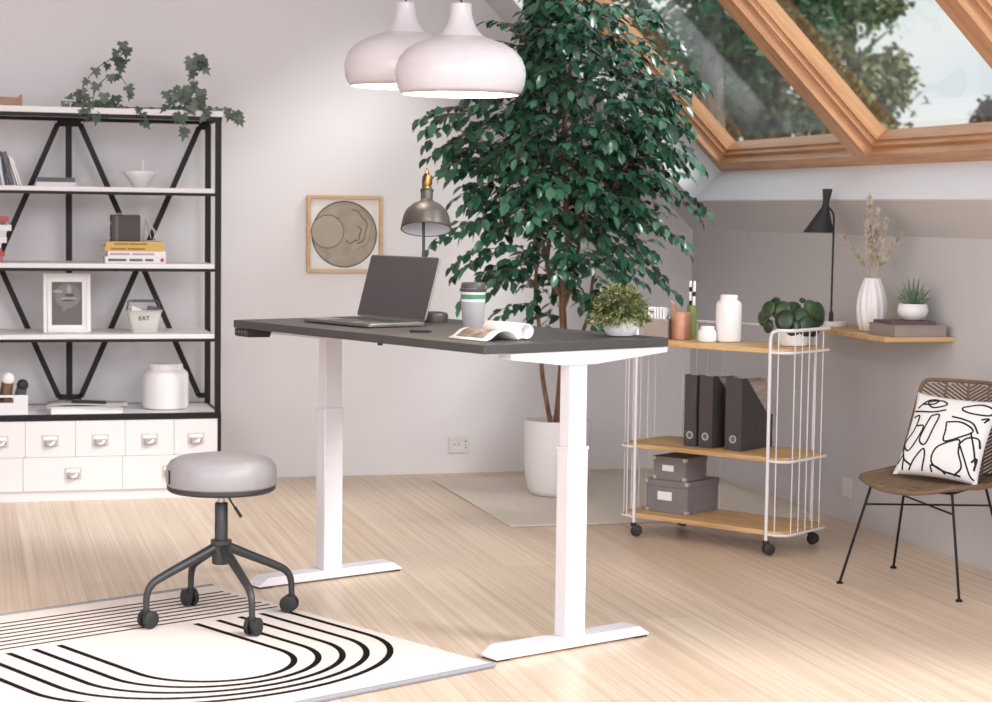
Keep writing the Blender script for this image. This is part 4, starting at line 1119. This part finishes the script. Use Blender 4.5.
for i, (dx, dy) in enumerate(((-.034, .0), (-.022, .012), (-.012, -.006))):
    q = thing('pencil', 'wooden pencil leaning left in the copper tumbler', 'pencil', ct(-.222, .016, ZTp + .0065), 0, 'pencils in the copper tumbler')
    a = Vector((.004 - .004 * i, .004 * i, .0)); b = Vector((dx * 1.25, dy - dx * .2, .155 - .006 * i))
    MB().tube([a, a.lerp(b, .92)], .0034, 6).build('shaft', M['pencil'], q)
    MB().tube([a.lerp(b, .92), b], [.0034, .0006], 6).build('point', M['pampas'], q)
t = thing('pen_tube', 'green upright tube behind the copper tumbler', 'holder', ct(-.232, .108, ZTp))
MB().lathe([(.019, 0), (.0205, .002), (.0205, .135), (.0185, .135), (.0185, .004), (0, .004)], 28).build('tube', M['green'], t)
for i, (dx, lb) in enumerate(((-.006, 'black and white patterned pen on the left in green tube'), (.007, 'black and white patterned pen on the right in green tube'))):
    q = thing('patterned_pen', lb, 'pen', ct(-.232 + dx, .108, ZTp + .0045))
    m_ = MB()
    for k in range(12): m_.tube([(dx * .4 * k / 12, 0, .02 * k if k else 0), (dx * .4 * (k + 1) / 12, 0, .02 * (k + 1))], .0058, 10, m=(1 if (k + i) % 3 == 1 else 0))
    m_.v = [Vector((p.x, p.y, p.z * .93)) for p in m_.v]
    m_.build('barrel', [M['paper'], M['ink']], q); MB().ball((dx * .4, 0, .2235), .0062, 10, 6).build('cap', M['paper'], q)
t = thing('small_jar', 'small round white jar on the trolley top', 'jar', ct(-.062, -.036, ZTp))
MB().lathe([(.031, 0), (.036, .004), (.037, .01), (.037, .036), (.034, .046), (.028, .049)], 36).build('body', M['ceramic'], t)
MB().lathe([(.026, .0485), (.028, .050), (.0285, .058), (.025, .063), (0, .064)], 36).build('lid', M['ceramic'], t)
t = thing('tall_jar', 'tall white lidded jar in the middle of trolley top', 'jar', ct(-.012, .04, ZTp))
MB().lathe([(.044, 0), (.050, .004), (.0515, .02), (.0515, .14), (.049, .155), (.040, .164), (.036, .166)], 40).build('body', M['ceramic'], t)
MB().lathe([(.033, .1655), (.034, .169), (.035, .183), (.032, .187), (0, .188)], 40).build('lid', M['ceramic'], t)
rd = random.Random(5)
PP = (.29, .035)
t = thing('round_leaf_plant', 'dark green round-leaved plant in white pot on trolley', 'plant', ct(PP[0], PP[1], ZTp))
MB().lathe([(.045, 0), (.052, .004), (.057, .03), (.058, .062), (.055, .063), (.054, .055), (0, .055)], 36).build('pot', M['ceramic'], t)
tag(MB().lathe([(.0535, .056), (0, .058)], 20).build('soil', M['soil'], t), 'dark soil')
lf = MB(); st = MB()
def roundleaf(c, n, r):
    n = Vector(n).normalized(); u = n.cross(Vector((0.2, .1, 1))).normalized(); v = n.cross(u)
    vs = [c - n * .0]; k = 20
    for q, h in ((.55, .002), (1.0, -.004)):
        vs += [c + (u * math.cos(2 * PI * i / k) + v * math.sin(2 * PI * i / k) * 1.08) * r * q + n * h for i in range(k)]
    fs = [(0, 1 + i, 1 + (i + 1) % k) for i in range(k)] + [(1 + i, 1 + k + i, 1 + k + (i + 1) % k, 1 + (i + 1) % k) for i in range(k)]
    lf.add(vs, fs)
CAMD = Vector((-.42, -.9, 0))
for a, z, dp, r, nx, nz in ((-.088, .118, 0, .030, -.8, .35), (-.10, .088, .02, .026, -.7, -.1), (-.085, .065, .0, .022, -.6, .1), (-.045, .115, -.03, .034, -.2, .2), (-.035, .085, -.05, .036, 0, .15), (.0, .12, .04, .03, .1, .5), (.015, .095, -.04, .034, .1, .2), (.035, .07, -.05, .034, .3, .1), (.055, .125, .0, .03, .5, .4), (.078, .115, .01, .033, .6, .3), (.085, .095, .03, .03, .7, .1), (.06, .06, -.02, .026, .3, 0), (-.01, .065, -.055, .028, 0, .1), (-.06, .14, .03, .02, -.4, .4), (.03, .15, .03, .012, .2, .8)):
    a *= 1.2; z = z * 1.22 - .004; r *= 1.12
    c = RT * a + DP * dp + Vector((0, 0, z)); n = RT * nx + CAMD * .8 + Vector((0, 0, nz))
    roundleaf(c, n, r); st.tube(bez((RT * a * .2) + Vector((0, 0, .056)), (RT * a * .5) + DP * dp * .4 + Vector((0, 0, z * .6 + .04)), c, 6), .0014, 5)
lf.build('foliage', M['pilea'], t, angle=80, solid=.0008); st.build('stem', M['stem'], t)

# ------------------------------------------------------------------ wall shelf and what stands on it
SH0, SH1 = 6.545, 7.55
SZt = .846
tag(MB().prism([(3.352, SH0), (wallx(SH0) - .0005, SH0), (wallx(SH1) - .0005, SH1), (3.355, SH1)], SZt - .018, SZt).build('wall_shelf', M['shelf_wood'], bevel=.0015), 'slim oak board shelf on the right wall', 'shelf')
t = thing('cone_lamp', 'black cone table lamp on the wall shelf', 'lamp', (3.478, 7.235, SZt + .0005))
tag(MB().lathe([(.048, 0), (.049, .002), (.049, .018), (.046, .020), (0, .020)], 36).build('base', M['ceramic'], t), 'round white base')
MB().lathe([(.0095, .02), (.0095, .05), (.006, .062), (0.003, .064)], 16, c=(-.018, .005, 0)).build('switch_sleeve', M['black_soft'], t)
pl = MB(); pl.tube(smoothpath([(-.018, .005, .06), (-.018, .005, .2), (-.017, .005, .38), (-.018, .005, .455), (-.032, .008, .485), (-.05, .012, .50)], 6), .0042, 10); pl.build('pole', M['black_soft'], t)
k = MB(); k.lathe([(.062, -.112), (.061, -.108), (.016, -.01), (.0125, .006), (.0135, .02), (.020, .065), (.0185, .068), (0, .069)], 36); k.f = [q for q in k.f if len(q) == 4]; k.m = [0] * len(k.f)
k.v = [Vector((-.052, .012, .50)) + p + RT * ((.25 if p.z < 0 else .09) * p.z) for p in k.v]
sh_ = k.build('shade', M['black_soft'], t, solid=.0014)
# dried grass in a ribbed vase
va = thing('ribbed_vase', 'white ribbed vase on the wall shelf', 'vase', (3.474, 6.903, SZt + .0005))
rib = lambda a, z: 1 + .045 * math.cos(12 * a + 14 * z)
pf_ = [(.036, 0), (.046, .006), (.056, .05), (.060, .09), (.057, .13), (.047, .17), (.035, .20), (.031, .212), (.029, .211), (.033, .19)]
MB().lathe(pf_, 96, wob=rib).build('body', M['ceramic'], va, angle=70)
rd = random.Random(9)
dg = 'dried grass plumes in the white vase'
for k, (a, dp, h, wv, lb) in enumerate(((-.115, .0, .325, .013, 'dried grass plume bending far left in the vase'), (-.02, .01, .465, .014, 'tallest dried grass plume in the white vase'), (.012, -.01, .41, .016, 'dried grass plume just right of the tallest one'), (.105, .0, .335, .016, 'dried grass plume bending far right in the vase'), (.05, .02, .38, .014, 'dried grass plume leaning slightly right in the vase'), (-.035, -.01, .39, .012, 'dried grass plume left of the tallest one'), (.0, .02, .35, .015, 'short dried grass plume in the middle of the vase'))):
    t = thing('dried_grass', lb, 'dried grass', (3.474, 6.903, SZt + .02), 0, dg)
    h = .195 + (h - .195) * 1.2
    top_ = RT * a + DP * dp * .5 + CAMD * .07 + Vector((0, 0, h)); neck = RT * a * .12 + Vector((0, 0, .195))
    P = smoothpath([RT * (-a * .02), neck, neck.lerp(top_, .5) + Vector((0, 0, .01)), top_], 8)
    MB().tube(P, .0014, 5).build('stalk', M['pampas'], t)
    f = MB(); n = len(P); s0 = int(n * .45)
    for i in range(230):
        u = rd.random(); q = P[min(n - 1, s0 + int(u * (n - s0)))]
        d = (P[-1] - P[-2]).normalized() + Vector((rd.uniform(-1, 1), rd.uniform(-1, 1), rd.uniform(-.2, .3))) * .55
        f.leaf(q, d, (rd.uniform(-1, 1), rd.uniform(-1, 1), .4), rd.uniform(.024, .046) * (1 - .4 * u), .0056)
    f.v = [Vector((min(p.x, 3.625 - 3.462), p.y, p.z)) for p in f.v]
    f.build('plume', M['pampas2'], t, smooth=False)
# books and succulent
t = thing('hardback_book', 'thick taupe book at the end of the wall shelf', 'book', (3.508, 6.662, SZt + .0005), 0)
MB().box(-.112, .112, -.11, .11, 0, .003).build('cover', M['boxtaupe'], t); MB().box(-.109, .109, -.107, .107, .0032, .042).build('pages', M['boxtaupe'], t); MB().box(-.112, .112, -.11, .11, .0422, .045).build('cover', M['boxtaupe'], t)
t = thing('notebook', 'slim dark brown book on the thick taupe book', 'book', (3.512, 6.68, SZt + .0462), R(-3))
MB().box(-.10, .085, -.085, .09, 0, .002).build('cover', M['bookbrown'], t); MB().box(-.098, .083, -.083, .088, .0021, .009).build('pages', M['bookbrown'], t); MB().box(-.10, .085, -.085, .09, .0092, .011).build('cover', M['bookbrown'], t)
t = thing('succulent', 'small spiky succulent in a round white bowl', 'plant', (3.538, 6.68, SZt + .0578)); t.scale = (1.1, 1.1, 1.15)
MB().lathe([(.024, 0), (.034, .003), (.050, .018), (.054, .034), (.050, .052), (.046, .056), (.043, .054), (.044, .046), (0, .046)], 36).build('pot', M['ceramic'], t)
lf = MB()
for ring_, (n, el, L_) in enumerate(((9, .38, .062), (8, .78, .070), (6, 1.1, .078), (3, 1.4, .090))):
    for i in range(n):
        a = 2 * PI * (i + .5 * ring_) / n; d = Vector((math.cos(a) * math.cos(el), math.sin(a) * math.cos(el), math.sin(el)))
        b0 = Vector((math.cos(a) * .006, math.sin(a) * .006, .048))
        lf.tube([b0, b0 + d * L_ * .35, b0 + d * L_ * .75 + Vector((0, 0, .003)), b0 + d * L_ + Vector((0, 0, .008))], [.005, .0068, .004, .0006], 6)
lf.build('foliage', M['succulent'], t)

# ------------------------------------------------------------------ rattan chair and cushion
CHA = R(-55.2)
ch = thing('rattan_chair', 'brown woven rattan chair with thin black metal legs', 'chair', (3.278, 6.040, 0), CHA)
def shell(u, v):                                    # seat: u across, v front to back
    a = (u - .5) * 2; b = (v - .5) * 2
    x = .232 * a * math.sqrt(max(0, 1 - .42 * b * b)); y = .01 + .225 * b * math.sqrt(max(0, 1 - .42 * a * a))
    return Vector((x, y, .355 + .020 * a * a + .012 * max(0, b) ** 2 - .004 * max(0, -b) ** 2 + .008 * (a * a) * (b * b)))
sm = MB(); sm.grid(24, 24, shell)
ss = sm.build('seat', M['rattan'], ch, solid=.012, angle=70)
rim = []
for k in range(24): rim.append(shell(k / 24, 0))
for k in range(24): rim.append(shell(1, k / 24))
for k in range(24): rim.append(shell(1 - k / 24, 1))
for k in range(24): rim.append(shell(0, 1 - k / 24))
MB().tube(rim, .008, 8, closed=True).build('seat_rim', M['rattan_d'], ss)
sl = MB()
for s_ in (-1, 1):
    for k in range(22):
        p0 = .02 + k * .052
        P = []
        for q in range(6):
            u = .5 + s_ * .47 * q / 5; v = p0 - .14 * q / 5
            if 0.01 < v < .99: P.append(shell(u, v) + Vector((0, 0, .0065)))
        if len(P) > 2: sl.tube(P, .003, 5)
tag(sl.build('seat_weave', M['rattan_d'], ss), 'chevron woven cane')
# open backrest with chevron canes
def backp(u, v):                                    # u -1..1 across, v 0..1 upwards
    hw = .192 - .028 * v
    x = .022 + hw * u
    y = .205 + .055 * v - .10 * (abs(u) ** 2.2) * (1 - .6 * v)
    zb = .375 + .335 * v
    return Vector((x, y, zb))
fr_ = [backp(-1, v / 12) for v in range(0, 12)] + [backp(-.985, .955), backp(-.94, .99), backp(-.86, 1)] + [backp(u / 10, 1) for u in range(-8, 9, 2)] + [backp(.86, 1), backp(.94, .99), backp(.985, .955)] + [backp(1, v / 12) for v in range(11, -1, -1)]
bk_ = MB(); bk_.tube(fr_, .0075, 8); bf = bk_.build('back_frame', M['rattan_d'], ch)
rb2 = MB()
for u in (-.5, 0, .5): rb2.tube([backp(u, v / 10) - Vector((0, .001, 0)) for v in range(11)], .0042, 6)
rb2.build('back_rib', M['rattan_d'], bf)
cv = MB()
for k in range(34):
    v0 = -.28 + k * .04
    for s_ in (-1, 1):
        P = []
        for q in range(11):
            u = q / 10; v = v0 + .30 * (u if u < .5 else u)
            if -.0 <= v <= .985: P.append(backp(s_ * min(u, .985), v))
        if len(P) > 1: cv.tube(P, .0036, 5)
tag(cv.build('back_weave', M['rattan_d'], bf), 'open chevron cane weave')
feet = {}
for nm, (fx, fy), (tx, ty) in (('fl', (-.23, -.2), (-.155, -.125)), ('fr', (.23, -.2), (.155, -.125)), ('bl', (-.23, .2), (-.155, .135)), ('br', (.23, .2), (.155, .135))):
    A, B = Vector((fx, fy, .004)), Vector((tx, ty, .355)); feet[nm] = (A, B)
    l_ = MB().tube([A, B], .0050, 8).build('leg', M['black'], ch)
    MB().lathe([(.012, 0), (.012, .004), (.008, .008), (.006, .009)], 14, c=(fx, fy, .0005)).build('foot_cap', M['black'], l_)
xb = MB()
for p, q in (('fl', 'br'), ('bl', 'fr')):
    A = feet[p][0].lerp(feet[p][1], .80); B = feet[q][0].lerp(feet[q][1], .80); xb.tube([A, B], .0036, 8)
tag(xb.build('cross_bar', M['black'], ch), 'thin black crossed bars')
ufr = MB(); ufr.tube([feet[k][1] for k in ('fl', 'fr', 'br', 'bl')], .006, 8, closed=True); ufr.build('under_frame', M['black'], ch)

CHM = Matrix.Translation((3.278, 6.040, 0)) @ Matrix.Rotation(CHA, 4, 'Z')
pil = thing('cushion', 'white square cushion with black line drawing on the chair', 'cushion', (0, 0, 0))
pil.matrix_world = CHM @ Matrix.Translation((.030, -.012, .378)) @ rot('Y', 2) @ rot('X', 61)       # local x across, y up the back, z outwards
PS = .163
def pz(a, b): return .05 * (max(0, (1 - a * a)) * max(0, (1 - b * b))) ** .42
def pp_(a, b, s_):
    k = 1 - .05 * (1 - a * a) * 0
    x = PS * a * (1 - .085 * (1 - b * b)); y = PS * b * (1 - .07 * (1 - a * a))
    return Vector((x, y + PS, s_ * pz(a, b)))
mb = MB(); N = 28
for s_ in (1, -1): mb.grid(N, N, lambda u, v: pp_((u - .5) * 2, (v - .5) * 2, s_))
cov = mb.build('cover', M['pillow'], pil, angle=80)
def stroke(pts, w_=.0022, closed=False, n=6):
    P = [(a, b) for a, b in pts]
    Q = smoothpath([(a, b, 0) for a, b in (P + [P[0]] if closed else P)], n)
    vs = []; m_ = len(Q)
    for i, p in enumerate(Q):
        t = (Q[min(i + 1, m_ - 1)] - Q[max(i - 1, 0)]); t = Vector((t.x, t.y)).normalized() if t.length > 0 else Vector((1, 0))
        for s_ in (-1, 1):
            a = max(-.97, min(.97, p.x - t.y * s_ * w_ / PS)); b = max(-.97, min(.97, p.y + t.x * s_ * w_ / PS))
            vs.append(pp_(a, b, 1) + Vector((0, 0, .0012)))
    return vs, [(2 * i, 2 * i + 2, 2 * i + 3, 2 * i + 1) for i in range(m_ - 1)]
def PXY(x, y):       # from the drawing's own sheet (0..100 both ways, y down) to cushion coordinates
    return (x / 50 - 1, 1 - y / 50)
art = MB()
for pts, cl in (([(8, 22), (20, 10), (32, 8), (28, 14), (14, 16)], 0), ([(20, 12), (36, 8), (44, 13), (30, 19), (22, 16)], 1), ([(64, 14), (82, 8), (97, 12), (96, 20), (78, 21), (66, 18)], 1), ([(4, 26), (30, 25), (46, 20)], 0),
                ([(30, 30), (40, 28), (38, 44), (33, 66), (24, 62), (26, 46)], 1), ([(6, 34), (14, 32), (12, 50), (4, 66), (14, 74), (24, 46), (14, 44)], 0), ([(52, 36), (70, 34), (86, 42), (74, 52), (56, 60), (54, 46)], 1), ([(56, 28), (72, 30), (84, 34), (92, 44)], 0),
                ([(62, 60), (48, 70), (46, 86), (60, 94), (82, 96)], 0), ([(62, 60), (74, 56), (76, 70), (82, 86), (74, 97)], 0), ([(74, 62), (82, 52), (94, 50), (98, 60)], 0), ([(76, 62), (84, 76), (92, 92), (97, 96)], 0), ([(84, 44), (92, 62), (97, 80)], 0),
                ([(20, 97), (24, 84), (32, 72), (36, 80), (36, 97)], 0), ([(4, 70), (10, 84), (22, 92)], 0), ([(3, 90), (8, 80), (12, 97)], 0), ([(48, 97), (46, 90), (56, 92), (64, 97)], 0), ([(94, 30), (97, 24), (90, 27)], 0), ([(92, 78), (97, 72), (96, 86)], 0)):
    v_, f_ = stroke([PXY(*p) for p in pts], .0034, bool(cl)); art.add(v_, f_)
tag(art.build('line_drawing', M['ink'], cov, smooth=False), 'black abstract line drawing')

# ------------------------------------------------------------------ pendant lights
def pendant(label, loc):
    t = thing('pendant_light', label, 'lamp', loc, 0, 'white pendant lamps over the desk')
    p = [(.184, 0), (.194, .012), (.202, .035), (.2055, .065), (.202, .09), (.192, .115), (.172, .138), (.140, .158), (.100, .172), (.0735, .181), (.073, .1822), (.060, .193), (.045, .214), (.036, .24), (.032, .262), (.031, .282), (.029, .284), (.008, .284)]
    m_ = MB(); m_.lathe(p, 64); m_.f = [q for q in m_.f if len(q) == 4]; m_.m = [0] * len(m_.f)
    s_ = m_.build('shade', M['pendant'], t, angle=40, solid=.002)
    l_ = MB(); l_.lathe([(.1825, .001), (.192, .013), (.2, .036), (.2025, .065), (.20, .09), (.19, .113), (.17, .135), (.138, .155), (.06, .165), (0, .166)], 64); l_.f = [q for q in l_.f if len(q) == 4]; l_.m = [0] * len(l_.f)
    tag(l_.build('lining', M['lamp_in'], s_), 'white glowing inside of the shade')
    tag(MB().ball((0, 0, .07), .045, 20, 12).build('bulb', M['bulb'], t), 'lit warm bulb')
    MB().lathe([(.014, .10), (.016, .16), (.016, .165)], 16).build('bulb_holder', M['ceramic'], t)
    hgt = ZC - loc[2]
    tag(MB().tube([(0, 0, .28), (0, 0, hgt - .02)], .003, 8).build('cord', M['black_soft'], t), 'dark cord')
    MB().lathe([(.05, hgt - .025), (.05, hgt - .0015), (0, hgt - .001)], 24).build('ceiling_rose', M['pendant'], t)
    d = bpy.data.lights.new('bulb_light', 'POINT'); d.energy = 10; d.color = (1, .84, .66); d.shadow_soft_size = .05
    o = bpy.data.objects.new('bulb_light', d); COL.objects.link(o); o.parent = t; o.location = (0, 0, .012)
pendant('front white pendant lamp, larger in view, over the desk', (1.501, 5.853, 1.668))
pendant('rear white pendant lamp, partly behind the front one', (1.440, 6.375, 1.722))
